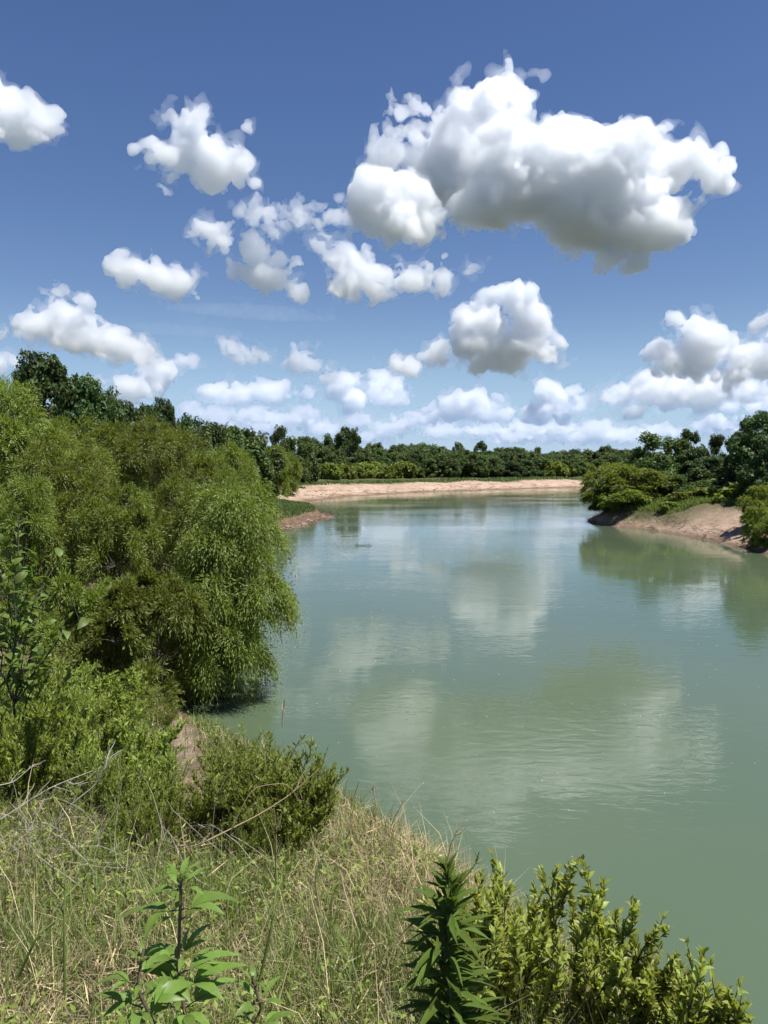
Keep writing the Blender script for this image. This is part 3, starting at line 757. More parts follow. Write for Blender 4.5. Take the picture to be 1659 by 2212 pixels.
# right bank
gr = 'trees on the right bank'
for X, T, d, w, kd, lab in [
    (1318, 1000, 117, 110, 'L', 'low willow leaning over the water at the tip of the right bank'), (1385, 1012, 114, 120, 'L', 'round willow bush on the dark bank at the right tip'),
    (1345, 1055, 112, 90, 'L', 'small low willow hanging above the dark bank edge'), (1310, 1045, 119, 70, 'L', 'drooping low branch bush at the very tip of the right bank'),
    (1410, 942, 128, 100, 'F', 'tall vine hung tree with a dark hollow behind the leaning willow'), (1462, 950, 132, 90, 'F', 'green tree right of the tall vine hung tree'),
    (1490, 928, 150, 70, 'B', 'dark round tree top standing out on the right bank skyline'), (1548, 940, 152, 60, 'B', 'second dark round top on the right bank skyline'),
    (1590, 946, 150, 60, 'B', 'third small dark top on the right skyline beside the big edge tree'), (1500, 968, 128, 90, 'B', 'dark leafy tree under the round skyline top'),
    (1540, 985, 124, 85, 'V', 'vine covered dark tree in the middle of the right bank'), (1575, 1000, 120, 80, 'F', 'green tree beside the big dark edge tree'),
    (1510, 1015, 116, 90, 'F', 'pale green tree low behind the grass patch on the right bank'), (1460, 1030, 114, 80, 'F', 'green bush tree left of the grass patch on the right bank'),
    (1640, 893, 106, 130, 'B', 'big dark tree cut by the right edge of the picture'), (1615, 930, 112, 90, 'B', 'dark tree shoulder left of the big edge tree'),
    (1665, 940, 98, 120, 'B', 'dark lower crown below the big edge tree'), (1430, 985, 120, 70, 'F', 'green tree hugging the trunk of the vine hung tree'),
    (1590, 1040, 110, 60, 'B', 'dark shaded tree foot right of the grass patch'), (1550, 1040, 113, 70, 'F', 'small green tree at the back of the grass patch')]:
    k = {'F': FAR[int(X) % 5], 'W': WIL_FAR[int(X) % 3], 'B': BRD[int(X) % 3], 'L': WIL_FAR[int(X) % 3], 'V': BRD[1]}[kd]
    tree_at({'F': 'bank_tree', 'W': 'willow_tree', 'B': 'dark_tree', 'L': 'willow_tree', 'V': 'dark_tree'}[kd], k, X, T, d, w, lab, gr)
for X, T, d, w, lab in [(1650, 1050, 86, 80, 'yellow green willow bush beside the right sand, cut by the edge'), (1638, 1095, 80, 60, 'low yellow green bush at the foot of the right sand slope'), (1662, 1115, 77, 60, 'bush at the right edge touching the water')]:
    tree_at('willow_bush', WIL_FAR[int(X) % 3], X, T, d, w, lab, 'bushes at the right edge', cat='bush')

# low scrub on the right bank and on the spit
rq = np.random.default_rng(31)
for X, Y, d, h, lab in [(1330, 1085, 116, 1.5, 'scrub under the leaning willow at the right tip'), (1362, 1098, 114, 1.3, 'scrub on the dark bank beside the leaning willow'), (1385, 1108, 111, 1.1, 'scrub on the edge between dark bank and pale sand'), (1445, 1095, 106, 1.0, 'leafy low scrub left of the grass patch above the sand'), (1470, 1085, 108, 1.3, 'taller scrub behind the upper left corner of the bare sand'), (1415, 1110, 112, 1.0, 'scrub between the dark bank and the bare sand'),
                     (1400, 1100, 115, 1.6, 'scrub at the foot of the round willow bush'), (1520, 1085, 108, 1.4, 'low scrub in the middle of the grass patch'), (1560, 1085, 106, 1.5, 'low scrub at the right of the grass patch'), (1600, 1080, 103, 2.4, 'scrub above the right end of the sand')]:
    p = at(X, Y, d); z = gz(p[0], d); place_tree('scrub', BUSH[int(X) % 3], (p[0], d, z - .15), h, h * 2.4, rq.random() * 6, lab, 'scrub on the right bank', 'bush')
# ------------------------------------------------------------------ foreground: grass, weeds, shrubs
def scatter(n, x0, x1, y0, y1, r):
    x = r.uniform(x0, x1, n); y = r.uniform(y0, y1, n); return x, y
def in_view(x, y, z, m=60):
    v = np.maximum(y, .05)
    X = CX + x / v * FPX; Y = HOR + (EYE - z) / v * FPX
    return (X > -m) & (X < 1659 + m) & (Y < 2212 + 260)
def blades(name, x, y, h, w, lean, mat, r, flop=0.6, zoff=0.0):
    n = len(x); z = ground(x, y) - .02 + zoff
    a = r.uniform(0, 2 * np.pi, n); ld = np.stack([np.cos(a), np.sin(a), np.zeros(n)], 1)
    wd = np.stack([-np.sin(a + r.normal(0, .6, n)), np.cos(a), np.zeros(n)], 1)
    B = np.stack([x, y, z], 1); up = np.array([0, 0, 1.])
    l1 = (lean * .35)[:, None]; l2 = lean[:, None]; H = h[:, None]
    mid = B + up * H * .55 + ld * H * l1; tip = B + up * H * (1 - flop * np.minimum(l2, 1.2) ** 2 * .55) + ld * H * l2
    wv = wd * w[:, None] * .5
    V = np.stack([B - wv, B + wv, mid - wv * .8, mid + wv * .8, tip], 1)
    T = np.array([[0, 1, 3], [0, 3, 2], [2, 3, 4]])
    F = (np.arange(n) * 5)[:, None, None] + T[None]
    return mesh_np(name, V.reshape(-1, 3), F.reshape(-1, 3), mat)

r = np.random.default_rng(77)
def fg_points(n, y0, y1, dens=None):
    """points on the near slope, denser towards the camera, kept where the camera side can see them"""
    u = r.random(n); y = y0 * (y1 / y0) ** u
    half = 0.62 * y + .5
    x = r.uniform(-1, 1, n) * half
    z = ground(x, y)
    k = in_view(x, y, z) & (shore_dist(x, y) > 1.0) & (x < 2.2)
    x, y = x[k], y[k]
    pd = path_dist(x, y)
    k = ((pd > .22) | (r.random(len(x)) < .12)) & ((fbm2(x * 1.7 + 60, y * 1.7, 3) > -.15) | (r.random(len(x)) < .25))
    return x[k], y[k]
# dry straw: a thatch of thin pale blades, many of them fallen over
def clump(x, y, amt=.6, size=.13):
    # pull blades towards tuft centres so the sward is uneven
    gx_ = np.floor(x / size + .5 * noise2(y * 3, x * 3)); gy_ = np.floor(y / size)
    cx_ = (gx_ + _perm[(gx_.astype(int)) & 255, (gy_.astype(int)) & 255]) * size; cy_ = (gy_ + _perm[(gy_.astype(int)) & 255, (gx_.astype(int) + 77) & 255]) * size
    f = amt * r.random(len(x)); return x + (cx_ - x) * f, y + (cy_ - y) * f
x, y = fg_points(150000, 1.0, 16); x, y = clump(x, y)
pn = fbm2(x * .7 + 4, y * .7, 3)
k = r.random(len(x)) < np.clip(.50 + 2.6 * pn + .5 * sstep(-1.0, .4, x) - .12, .10, 1)
x, y = x[k], y[k]; n = len(x)
o = link('dry_grass', blades('dry_grass', x, y, r.uniform(.05, .26, n) * (1 + .3 * (r.random(n) < .1)), r.uniform(.0016, .0032, n) * (1 + y * .16), r.uniform(.1, 1.5, n), M_STRAW, r))
tag(o, 'pale dry grass thatch covering the near bank', None, None, 'stuff')
x, y = fg_points(210000, 1.0, 18); x, y = clump(x, y, .75, .16)
pn = fbm2(x * .7 + 4, y * .7, 3)
k = r.random(len(x)) < np.clip(.80 - 2.8 * pn - .28 * sstep(-.8, .4, x) + .15 * sstep(-1, -3, x), .15, 1)
x, y = x[k], y[k]; n = len(x)
o = link('green_grass', blades('green_grass', x, y, r.uniform(.06, .30, n), r.uniform(.0020, .0042, n) * (1 + y * .16), r.uniform(.05, .95, n), M_GRASS, r))
tag(o, 'green grass growing through the dry thatch on the near bank', None, None, 'stuff')
# taller thin seed stalks swaying over the sward
x, y = fg_points(1500, 1.4, 9); n = len(x)
o = link('seed_stalks', blades('seed_stalks', x, y, r.uniform(.25, .6, n), r.uniform(.0018, .003, n) * (1 + y * .16), r.uniform(.1, .9, n), M_STRAW, r))
tag(o, 'thin pale seed stalks standing above the grass', None, None, 'stuff')
# straw litter lying flat
x, y = fg_points(30000, 1.0, 12); n = len(x)
P = np.stack([x, y, ground(x, y) + r.uniform(.01, .10, n)], 1); dd = sphere_dirs(r, n); dd[:, 2] *= .25
o = link('straw_litter', leaves_mesh('straw_litter', P, dd, np.tile([0, 0, 1.], (n, 1)) + r.normal(0, .3, (n, 3)), r.uniform(.05, .2, n), r.uniform(.002, .005, n) * (1 + y * .15), M_STRAW, 'lance', 0))
tag(o, 'fallen straw litter tangled in the grass', None, None, 'stuff')
# tiny leafy undergrowth
x, y = fg_points(42000, 1.2, 26)
k = fbm2(x * .9 + 40, y * .9, 3) > -.05 - .15 * sstep(-1, -3, x); x, y = x[k], y[k]; n = len(x)
P = np.stack([x, y, ground(x, y) + r.uniform(.0, .22, n)], 1); dd = sphere_dirs(r, n); dd[:, 2] = np.abs(dd[:, 2]) * .6
o = link('undergrowth', leaves_mesh('undergrowth', P, dd, np.tile([0, 0, 1.], (n, 1)) + r.normal(0, .5, (n, 3)), r.uniform(.02, .05, n) * (1 + y * .04), r.uniform(.008, .016, n) * (1 + y * .06), M_SHRUB, 'lance', .15))
tag(o, 'small leafy weeds scattered through the grass', None, None, 'stuff')

# unit leaves for leaves that are built one by one (length 1 along x, up is z)
def unit_leaf(name, w, droop, fold, mat, lobes=False, serr=0.0, n=9):
    t = np.linspace(0, 1, n)
    prof = w * .5 * np.sin(np.pi * np.clip(t, 0, 1) ** .8) ** .9
    if lobes: prof = w * .5 * (np.sin(np.pi * t ** .62) ** .8)
    prof = prof * (1 + serr * (np.arange(n) % 2)); prof[0] = .02 * w; prof[-1] = 0.001
    zc = .10 * np.sin(np.pi * t) - droop * t ** 2
    V = np.concatenate([np.stack([t, 0 * t, zc], 1), np.stack([t, prof, zc + fold * prof], 1), np.stack([t, -prof, zc + fold * prof], 1)])
    F = []
    for i in range(n - 1):
        F += [[i, i + 1, n + i + 1, n + i], [i, 2 * n + i, 2 * n + i + 1, i + 1]]
    return mesh_np(name, V, np.array(F), mat, smooth=True)
def leaf_obj(me, parent, P, d, nr, L):
    d, s, n = frames(np.array([d], float), np.array([nr], float)); d, s, n = d[0], s[0], n[0]
    M = Matrix(((d[0] * L, s[0] * L, n[0] * L, P[0]), (d[1] * L, s[1] * L, n[1] * L, P[1]), (d[2] * L, s[2] * L, n[2] * L, P[2]), (0, 0, 0, 1)))
    o = bpy.data.objects.new('leaf', me); COL.objects.link(o); o.parent = parent; o.matrix_local = M
    return o

def shrub_data(seed, h, spread, nst, nbr, nlf, ll, lw, up=.75, start=.2):
    """upright stems with leafy side shoots; returns tube paths and leaf arrays, base at origin"""
    r = np.random.default_rng(seed)
    paths = []; P, Dd, Nn, Ln, Tp = [], [], [], [], []
    for i in range(nst):
        a = r.uniform(0, 2 * np.pi); q = np.sqrt(r.random())
        b = np.array([.12 * spread * np.cos(a) * q, .12 * spread * np.sin(a) * q, -.05])
        hh = h * r.uniform(.6, 1.0) * (1 - .25 * q)
        tip = np.array([spread * q * np.cos(a), spread * q * np.sin(a), hh])
        cp = curve_pts(b, tip, 9, .10, r, -.06); rad = np.linspace(.006, .0015, 9) * (h + .4)
        paths.append((cp, rad))
        shoots = [(cp, .45)]
        for j in range(nbr):
            t = r.uniform(start, .97); k = t * 8; i0 = min(int(k), 7); p0 = cp[i0] + (cp[i0 + 1] - cp[i0]) * (k - i0)
            tan = unit(cp[i0 + 1] - cp[i0]); sd_ = sphere_dirs(r, 1)[0]; d = unit(tan * .8 + sd_ * .75 + np.array([0, 0, up * .6]))
            L_ = h * r.uniform(.14, .30) * (1.15 - .6 * t)
            sp = curve_pts(p0, p0 + d * L_, 5, .1, r, -.08); paths.append((sp, np.linspace(.0028, .001, 5) * (h + .4))); shoots.append((sp, 0))
        for sp, t0 in shoots:
            m = len(sp); n = int(nlf * (1.6 if t0 else 1))
            k = (t0 + (1 - t0) * r.random(n) ** .8) * (m - 1); i0 = np.minimum(k.astype(int), m - 2); f = (k - i0)[:, None]
            p = sp[i0] * (1 - f) + sp[i0 + 1] * f; tan = unit(sp[i0 + 1] - sp[i0])
            sd_ = sphere_dirs(r, n)
            fr = k / (m - 1)
            d = unit(tan * (.55 + .5 * fr[:, None]) + sd_ * .75 + np.array([0, 0, .15]))
            P.append(p); Dd.append(d); Nn.append(unit(np.cross(np.cross(d, np.array([0, 0, 1.]) + .01), d) + r.normal(0, .5, (n, 3)) + tan * .3)); Ln.append(ll * r.uniform(.65, 1.2, n) * (1.05 - .45 * fr ** 3))
    return paths, np.concatenate(P), np.concatenate(Dd), np.concatenate(Nn), np.concatenate(Ln)
def shrub_meshes(seed, h, spread, nst, nbr, nlf, ll, lw, mat, up=.75, start=.2, shape='lance', stem=None):
    paths, P, Dd, Nn, Ln = shrub_data(seed, h, spread, nst, nbr, nlf, ll, lw, up, start)
    return tubes_mesh('stem', paths, stem or M_STEM, 3), leaves_mesh('foliage', P, Dd, Nn, Ln, Ln * lw, mat, shape, .15), h
SH = [shrub_meshes(201 + i, 1.3, .75, 27, 13, 18, [.072, .080, .066, .085][i], [.24, .27, .22, .36][i], M_SHRUB, up=[1.2, 1.4, 1.1, 1.0][i]) for i in range(4)]
def place_shrub(v, X, topY, d, label, group, sxy=1.0, rot=None, cat='shrub', name='shrub', hmin=.5):
    p = at(X, topY, d); z = gz(p[0], d) - .03; h = max(p[2] - z, hmin)
    st, fo, h0 = v
    e = link(name, None, loc=(p[0], d, z), rotz=random.random() * 6.28 if rot is None else rot)
    s = h / h0; e.scale = (s * sxy, s * sxy, s)
    link('stem', st, parent=e); f = link('foliage', fo, parent=e); f['kind'] = 'stuff'
    tag(e, label, cat, group); return e
gs = 'leafy shrubs on the left of the near bank'
for i, (X, T, d, s, lab) in enumerate([
    (575, 1560, 5.6, 1.1, 'feathery green shrub on the bank crest right of the bare path, against the water'), (648, 1610, 5.5, .85, 'shrub reaching over the water at the right of the crest shrub'),
    (495, 1625, 5.8, 1.2, 'lower shrub just right of the bare path'), (615, 1640, 5.3, 1.1, 'low shrub in front of the crest shrub'), (520, 1560, 6.4, .9, 'shrub tip behind the crest shrub, by the trailing willow'),
    (70, 1470, 7.4, 1.25, 'bright shrub by the left edge below the sapling'), (175, 1460, 7.2, 1.2, 'tall bright plume shaped shrub in the left clump'),
    (275, 1530, 6.6, 1.1, 'bright shrub in the middle of the left clump'), (322, 1600, 6.0, 1.0, 'shrub on the left edge of the bare path'),
    (15, 1520, 8.0, 1.1, 'shrub cut by the left edge above the dead branches'), (225, 1590, 5.9, 1.0, 'shrub at the front of the left clump'),
    (110, 1560, 7.0, 1.1, 'deep green shrub in the front left clump above the dead branches'), (275, 1680, 5.2, .9, 'lowest shrub of the left clump beside the path'),
    (45, 1425, 6.4, .9, 'shrub hiding the foot of the sapling'), (90, 1405, 10, 1.3, 'shrub at the back of the left clump under the sapling branches'), (215, 1430, 10.5, 1.3, 'shrub at the back of the left clump before the low bright willow'),
    (345, 1530, 11, 1.1, 'dark shrub in the shade behind the left clump by the path'), (20, 1390, 12, 1.4, 'leafy bush at the left edge under the sapling'),
    (300, 1470, 13, 1.4, 'dark shrub under the low bright willow'), (445, 1760, 5.6, .9, 'very low shrub where the path begins'), (360, 1560, 17, 1.1, 'shaded bush at the foot of the low willow beside the sand'),
    (350, 1730, 5.2, .8, 'low shrub at the near end of the path'), (545, 1740, 5.0, .8, 'low shrub under the long tan dead stem')]):
    place_shrub(SH[i % 4], X, T, d, lab, gs, s)

# broad leaved sapling at the left edge
def leafy_sapling():
    r = np.random.default_rng(303); d0 = 7.0
    p = at(30, 1110, d0); z = gz(p[0], d0); H = p[2] - z
    e = link('sapling', None, loc=(p[0], d0, z))
    tag(e, 'broad leaved sapling at the left edge with spreading layered branches', 'sapling')
    tops = [(38, 1110), (10, 1150), (75, 1200), (130, 1195), (95, 1290), (60, 1260), (20, 1240), (150, 1330), (190, 1335), (100, 1345), (40, 1330), (-20, 1200), (130, 1370), (60, 1380), (10, 1390), (90, 1400), (-10, 1300)]
    paths = [(curve_pts((0, 0, -.1), (.02, .05, H * .98), 10, .05, r), np.linspace(.014, .004, 10))]
    main = paths[0][0]
    Ps = []
    for X, Y in tops:
        dd = d0 + r.uniform(-.5, .6); q = np.array(at(X, Y, dd)) - np.array([p[0], d0, z])
        i = int(np.clip((q[2] / H - .22) * 9, 1, 8)); bp = curve_pts(main[i], q, 8, .08, r, .12)
        paths.append((bp, np.linspace(.009, .002, 8))); Ps.append(bp)
    link('trunk', tubes_mesh('trunk', paths, M_BARK, 5), parent=e)
    LM = [unit_leaf('leaf', .55, dr, .25, M_SAP, n=7) for dr in (.15, .3)]
    k = 0
    for bp in Ps + [main[4:]]:
        for q in range(16):
            t = (.18 + .82 * r.random()) * (len(bp) - 1); i = min(int(t), len(bp) - 2); pt = bp[i] + (bp[i + 1] - bp[i]) * (t - i)
            tan = unit(bp[i + 1] - bp[i]); side = np.cross(tan, [0, 0, 1.]) * (1 if q % 2 else -1)
            d = unit(tan * .6 + side * r.uniform(.4, 1.2) + r.normal(0, .35, 3) + np.array([0, 0, -.15]))
            leaf_obj(LM[q % 2], e, pt + r.normal(0, .012, 3), d, np.array([0, 0, 1.]) + r.normal(0, .4, 3), r.uniform(.08, .145)); k += 1
leafy_sapling()

# three bright shrubs at the lower right, their outermost leaves one by one
def bright_shrub(seed, X, topY, d, spread, nst, label, sub):
    p = at(X, topY, d); z = gz(p[0], d) - .05; h = p[2] - z
    paths, P, Dd, Nn, Ln = shrub_data(seed, h, spread, nst, 7, 13, .046, .4, up=1.5, start=.55)
    e = link('bright_shrub', None, loc=(p[0], d, z)); tag(e, label, 'shrub', 'yellow green shrubs at the lower right')
    link('stem', tubes_mesh('stem', paths, M_STEM, 3), parent=e)
    r = np.random.default_rng(seed + 1)
    score = P[:, 2] / h - .5 * P[:, 1] / spread + r.normal(0, .15, len(P))
    order = np.argsort(-score); one, rest = order[:280], order[280:]
    f = link('foliage', leaves_mesh('foliage', P[rest], Dd[rest], Nn[rest], Ln[rest], Ln[rest] * .40, M_BACC, 'oval', .18, .1), parent=e); f['kind'] = 'stuff'
    LM = [unit_leaf('leaf', .40, dr, .3, M_BACC, n=5) for dr in (.05, .15, .25)]
    for q, i in enumerate(one): leaf_obj(LM[q % 3], e, P[i], Dd[i], Nn[i], float(Ln[i]))
bright_shrub(401, 1070, 1845, 2.7, .30, 20, 'yellow green shrub directly right of the dark leafy spire', 0)
bright_shrub(421, 1225, 1850, 2.9, .34, 26, 'middle yellow green shrub in front of the water, with the tall central tip', 1)
bright_shrub(441, 1375, 2010, 2.7, .26, 20, 'dense yellow green shrub between the tall central tip and the outermost shrub', 2)
bright_shrub(461, 1545, 1950, 2.6, .17, 14, 'outermost yellow green shrub near the lower right corner', 3)

# dark leafy spire
def spire():
    r = np.random.default_rng(505); d0 = 2.05
    p = at(962, 1856, d0); z = gz(p[0], d0) - .04; H = p[2] - z
    e = link('spire_plant', None, loc=(p[0], d0, z)); tag(e, 'tall dark green leafy spire standing before the yellow green shrubs', 'weed')
    cp = curve_pts((.0, 0, 0), (0, 0, H * .985), 12, .02, r); link('stem', tubes_mesh('stem', [(cp, np.linspace(.007, .003, 12))], M_STEM, 6), parent=e)
    LM = [unit_leaf('leaf', w, dr, .35, M_SPIRE, n=7) for w, dr in ((.15, .12), (.17, .28), (.13, .02))]
    n = 235
    for i in range(n):
        t = .22 + .78 * (i / n) ** .92
        a = i * 2.39996 + r.normal(0, .2)
        top = sstep(.80, 1.0, np.array(t)).item()
        up = .32 + 1.25 * top + r.normal(0, .28)
        d = np.array([np.cos(a), np.sin(a), up])
        L = (.145 * (1 - .55 * top) * (.65 + .6 * r.random())) * (1.0 - .15 * (t < .4))
        leaf_obj(LM[i % 3], e, cp[min(int(t * 11), 11)] * 0 + np.array([np.interp(t, np.linspace(0, 1, 12), cp[:, 0]), np.interp(t, np.linspace(0, 1, 12), cp[:, 1]), t * H * .97]), d, np.array([-np.cos(a) * .6 * up, -np.sin(a) * .6 * up, 1.]) + r.normal(0, .15, 3), float(L))
spire()

# bright three lobed weeds in the grass, lower left
def weed(X, topY, d0, label, tiers, seed, size=1.0, lean=0.0):
    r = np.random.default_rng(seed)
    p = at(X, topY, d0); z = gz(p[0], d0) - .02; H = p[2] - z
    e = link('leafy_weed', None, loc=(p[0], d0, z)); tag(e, label, 'weed', 'bright green lobed weeds')
    cp = curve_pts((-.02 + lean, 0, 0), (0, 0, H), 10, .03, r); link('stem', tubes_mesh('stem', [(cp, np.linspace(.006, .0035, 10))], M_REDSTEM, 6), parent=e)
    LM = [unit_leaf('leaf', w, dr, .22, M_WEED, serr=.14, n=13) for w, dr in ((.25, .18), (.30, .35), (.22, .08))]
    q = 0
    for t, L, pitch, k, a0 in tiers:
        for j in range(k):
            a = a0 + j * 2 * np.pi / k + r.normal(0, .15)
            base = np.array([np.interp(t, np.linspace(0, 1, 10), cp[:, 0]), np.interp(t, np.linspace(0, 1, 10), cp[:, 1]), t * H])
            dirh = np.array([np.cos(a), np.sin(a), 0]); pt = dirh * math.cos(pitch) + np.array([0, 0, math.sin(pitch)])
            pet = L * .22; tip = base + pt * pet
            L2 = L * size * r.uniform(.85, 1.12)
            nr = np.array([-dirh[0] * math.sin(pitch), -dirh[1] * math.sin(pitch), math.cos(pitch)]) + r.normal(0, .2, 3)
            L2 *= .86; leaf_obj(LM[q % 3], e, tip, pt, nr, L2); q += 1
            if L > .085:
                for sg in (-1, 1):
                    c, s_ = math.cos(sg * .72), math.sin(sg * .72)
                    d2 = np.array([pt[0] * c - pt[1] * s_, pt[0] * s_ + pt[1] * c, pt[2] - .05])
                    leaf_obj(LM[(q + 1) % 3], e, tip, d2, nr + r.normal(0, .1, 3), L2 * .72)
            # stalk of the leaf
            link('leaf_stalk', tubes_mesh('leaf_stalk', [(curve_pts(base, tip, 4, .05, r), np.linspace(.0025, .0018, 4))], M_STEM, 4), parent=e)
weed(392, 1890, 1.75, 'bright green weed with lobed leaves on a dark upright stem, rising from the grass', [(.985, .052, .85, 5, .3), (.966, .078, .30, 5, .9), (.918, .125, .12, 2, .25), (.895, .070, .5, 3, 1.9), (.80, .10, .5, 3, 1.2), (.77, .13, .25, 3, .2), (.735, .14, .35, 3, 2.3), (.69, .14, .15, 3, 1.0)], 601)
weed(310, 2050, 1.62, 'low bright weed at the lower left of the dark stemmed weed', [(.97, .05, .8, 4, .2), (.92, .10, .45, 3, 3.3), (.86, .12, .2, 3, .8)], 611, .85)
weed(545, 2110, 1.68, 'low weed near the bottom edge, right of the dark stemmed weed', [(.97, .055, .7, 5, .4), (.92, .08, .35, 4, 1.0), (.85, .10, .2, 3, 2.2)], 621, .85)

# single stalks and dead twigs
def stalk(name, pts, rad, mat, label, cat, group=None, heads=0, seed=0):
    """pts: (X, Y, distance) along the stalk"""
    r = np.random.default_rng(seed + 900)
    W_ = np.array([at(*q) for q in pts]); b = W_[0].copy()
    t = np.linspace(0, len(W_) - 1, 5 * len(W_)); i = np.minimum(t.astype(int), len(W_) - 2); f = (t - i)[:, None]
    C_ = W_[i] * (1 - f) + W_[i + 1] * f
    for _ in range(3): C_[1:-1] = (C_[:-2] + C_[1:-1] * 2 + C_[2:]) / 4
    paths = [(C_ - b, np.linspace(rad, rad * .45, len(C_)))]
    for k in range(heads):
        j = r.integers(len(C_) // 3, len(C_) - 1); q = C_[j] - b; L = np.linalg.norm(W_[-1] - W_[0]) * r.uniform(.15, .35)
        d = unit(unit(C_[min(j + 1, len(C_) - 1)] - C_[j]) + sphere_dirs(r, 1)[0] * .8); paths.append((curve_pts(q, q + d * L, 5, .15, r), np.linspace(rad * .6, rad * .25, 5)))
    o = link(name, tubes_mesh(name, paths, mat, 4), loc=tuple(b)); tag(o, label, cat, group); return o
gt = 'dead grey branches at the left'
stalk('dead_branch', [(110, 1800, 5.2), (150, 1740, 5.2), (215, 1690, 5.2), (232, 1630, 5.2)], .0065, M_DEAD, 'pale forked dead branch against the dark gap of the left shrubs', 'dead branch', gt, 5, 1)
stalk('dead_branch', [(-30, 1790, 5.1), (40, 1745, 5.2), (110, 1700, 5.3), (200, 1665, 5.4)], .006, M_DEAD, 'long grey dead branch slanting up from the left edge', 'dead branch', gt, 6, 2)
stalk('dead_branch', [(-20, 1700, 5.4), (30, 1690, 5.5), (75, 1650, 5.6)], .005, M_DEAD, 'short dead branch at the left edge above the long slanting one', 'dead branch', gt, 5, 3)
stalk('dead_branch', [(0, 1850, 4.8), (60, 1800, 4.9), (90, 1740, 5.0)], .004, M_DEAD, 'thin dead twig at the left edge below the long slanting branch', 'dead branch', gt, 6, 4)
stalk('dead_branch', [(450, 1815, 4.8), (560, 1760, 4.85), (630, 1715, 4.9), (690, 1660, 4.9)], .0055, M_STRAW, 'long tan dead stem leaning across the front of the crest shrub', 'dead stem', None, 3, 5)
stalk('dead_branch', [(500, 1790, 4.8), (545, 1700, 4.85), (620, 1690, 4.9), (650, 1735, 4.9)], .0035, M_STRAW, 'arched tan dead stem in front of the crest shrub', 'dead stem', None, 2, 6)
gk = 'thin stalks standing out of the grass'
for i, (q, lab) in enumerate([
    ([(595, 1880, 4.6), (597, 1800, 4.6), (592, 1745, 4.6)], 'dry brown stalk standing under the crest shrub'), ([(835, 1850, 5.6), (842, 1790, 5.6), (870, 1730, 5.6)], 'pale branched stalk on the crest against the water, tallest there'),
    ([(800, 1800, 5.8), (815, 1750, 5.8), (805, 1700, 5.8)], 'thin stalk on the crest left of the branched one'), ([(965, 1870, 3.0), (975, 1820, 3.0), (990, 1790, 3.0)], 'pale stalk behind the tip of the dark spire'),
    ([(560, 2120, 2.0), (590, 1990, 2.0), (600, 1880, 2.1)], 'long dark green stalk right of the dark stemmed weed'), ([(690, 1960, 3.3), (680, 1900, 3.3), (700, 1840, 3.3)], 'pale dry stalk in the middle of the straw'),
    ([(140, 2150, 1.9), (138, 2000, 1.9), (142, 1890, 1.95)], 'pale green upright grass stalk left of the dark stemmed weed'), ([(40, 2110, 2.0), (80, 2020, 2.0), (170, 1950, 2.1)], 'arching grass stalk in the lower left corner'),
    ([(770, 2000, 3.0), (745, 1930, 3.1), (735, 1880, 3.2)], 'leaning straw stalk left of the dark spire'), ([(725, 1790, 6.2), (760, 1735, 6.3), (775, 1690, 6.3)], 'thin leaning stalk at the left end of the crest'),
    ([(610, 1570, 7.6), (612, 1530, 7.6), (615, 1510, 7.6)], 'thin pale stalk poking above the crest shrub'), ([(1000, 1900, 3.1), (1025, 1870, 3.1), (1035, 1840, 3.1)], 'thin bent stalk between the spire and the first yellow green shrub')]):
    stalk('grass_stalk', q, .0028 * q[0][2] ** .5, M_GRASS if 'green' in lab or 'arching' in lab else M_STRAW, lab, 'stalk', gk, 3, 20 + i)
# driftwood snag on the river
dd = down(785, 1179, 0.0)
rr = np.random.default_rng(8)
o = link('driftwood', tubes_mesh('driftwood', [(np.array([[-1.0, 0, .0], [-.6, .1, .10], [0, .05, .07], [.5, -.05, .11], [1.0, 0, .02]]), np.array([.03, .05, .04, .045, .02])), (np.array([[-.6, .1, .1], [-.75, .2, .24], [-.8, .25, .3]]), np.array([.04, .03, .02])), (np.array([[.5, -.05, .1], [.62, .1, .22], [.7, .15, .26]]), np.array([.04, .03, .02]))], M_BARK, 6), loc=(dd[0], dd[1], -.01))
tag(o, 'small dark driftwood snag floating on the open river', 'driftwood')

# tufts on the flat tops of the far banks
def bank_grass(name, label, x0, x1, y0, y1, n, hmin, hmax, dlo, dhi, wid, mat, cond=None):
    r = np.random.default_rng(int(y0)); x = r.uniform(x0, x1, n); y = r.uniform(y0, y1, n); d = shore_dist(x, y)
    k = (d > dlo) & (d < dhi) & (fbm2(x * .25, y * .25, 3) > -.22)
    if cond is not None: k &= cond(x, y)
    x, y = x[k], y[k]; n = len(x)
    o = link(name, blades(name, x, y, r.uniform(hmin, hmax, n), np.full(n, wid), r.uniform(.1, .7, n), mat, r)); tag(o, label, None, None, 'stuff')
bank_grass('bank_grass', 'green grass on top of the cut bank of the spit', -30, -6, 100, 150, 45000, .25, .6, 2.6, 14, .07, M_FAR)
bank_grass('bank_grass', 'green grass and creepers above the bare sand on the right bank', 30, 58, 74, 125, 100000, .25, .8, 3.5, 20, .07, M_GRASS, lambda x, y: (np.exp(-((y - 89 + 0.25 * (x - 38)) / 16.0) ** 4) < .5) | (shore_dist(x, y) > 8.0))
bank_grass('bank_grass', 'pale grass fringe along the top of the far sandbank', -30, 90, 180, 320, 50000, .5, 1.2, 17, 34, .16, M_FAR)

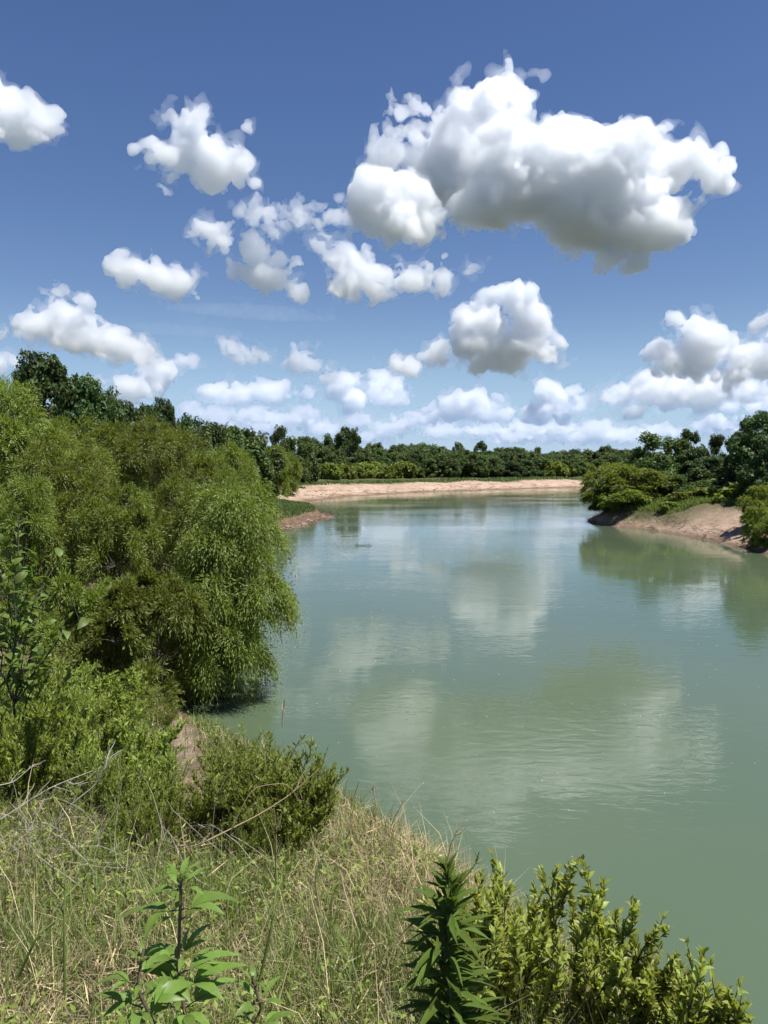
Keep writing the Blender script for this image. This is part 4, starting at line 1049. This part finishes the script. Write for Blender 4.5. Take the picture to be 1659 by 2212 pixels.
# tangle of dry twigs at the left, sticks along the waterlines, foam flecks on the river
r = np.random.default_rng(71); tw = []
for _ in range(110):
    X = r.uniform(-40, 270) if r.random() < .75 else r.uniform(270, 700); d = r.uniform(4.2, 5.6); x = (X - CX) / FPX * d; z = gz(x, d)
    q = np.array([x, d, z + r.uniform(0, .2)]); v = unit(r.normal(0, 1, 3) * np.array([1, .6, .7]) + np.array([0, 0, .35])); tw.append((curve_pts(q, q + v * r.uniform(.15, .55), 5, .2, r), np.linspace(.0024, .001, 5)))
o = link('dry_twigs', tubes_mesh('dry_twigs', tw, M_DEAD, 3)); tag(o, 'tangle of dry grey twigs between the shrubs and the grass', None, None, 'stuff')
def debris(label, x0, x1, y0, y1, n, dlo, dhi, seed, ln):
    r = np.random.default_rng(seed); x = r.uniform(x0, x1, n); y = r.uniform(y0, y1, n); d = shore_dist(x, y); k = (d > dlo) & (d < dhi); x, y = x[k], y[k]
    ps = []
    for a, b in list(zip(x, y))[:400]:
        z = max(gz(a, b), 0.01); q = np.array([a, b, z + .02]); v = unit(r.normal(0, 1, 3) * np.array([1, 1, .22])); L = ln * r.uniform(.4, 1.6); ps.append((curve_pts(q, q + v * L, 4, .15, r), np.linspace(.035, .015, 4) * ln))
    o = link('bank_debris', tubes_mesh('bank_debris', ps, M_BARK, 3)); tag(o, label, None, None, 'stuff')
debris('dark sticks and flood litter along the right waterline', 30, 50, 70, 128, 9000, .1, 3.5, 3, 1.0)
debris('dark sticks and flood litter along the spit', -26, -6, 95, 150, 5000, .1, 2.2, 4, 1.0)
debris('dark sticks and flood litter along the far sandbank', -30, 90, 190, 320, 20000, 1, 12, 5, 1.6)
x = r.uniform(-3, 30, 420); y = r.uniform(8, 60, 420); k = (shore_dist(x, y) < -.5); x, y = x[k], y[k]; n = len(x)
P = np.stack([x, y, np.full(n, .004)], 1); dd = sphere_dirs(r, n); dd[:, 2] = 0
mf, nt = mat_new('foam'); pf = N(nt, 'ShaderNodeBsdfPrincipled'); pf.inputs['Base Color'].default_value = (.62, .62, .56, 1); of = N(nt, 'ShaderNodeOutputMaterial'); nt.links.new(pf.outputs[0], of.inputs[0])
o = link('foam_flecks', leaves_mesh('foam_flecks', P, dd, np.tile([0, 0, 1.], (n, 1)), r.uniform(.01, .04, n) * (.6 + y / 40), r.uniform(.01, .03, n) * (.6 + y / 40), mf, 'oval', 0)); tag(o, 'small pale foam flecks drifting on the near water', None, None, 'stuff')
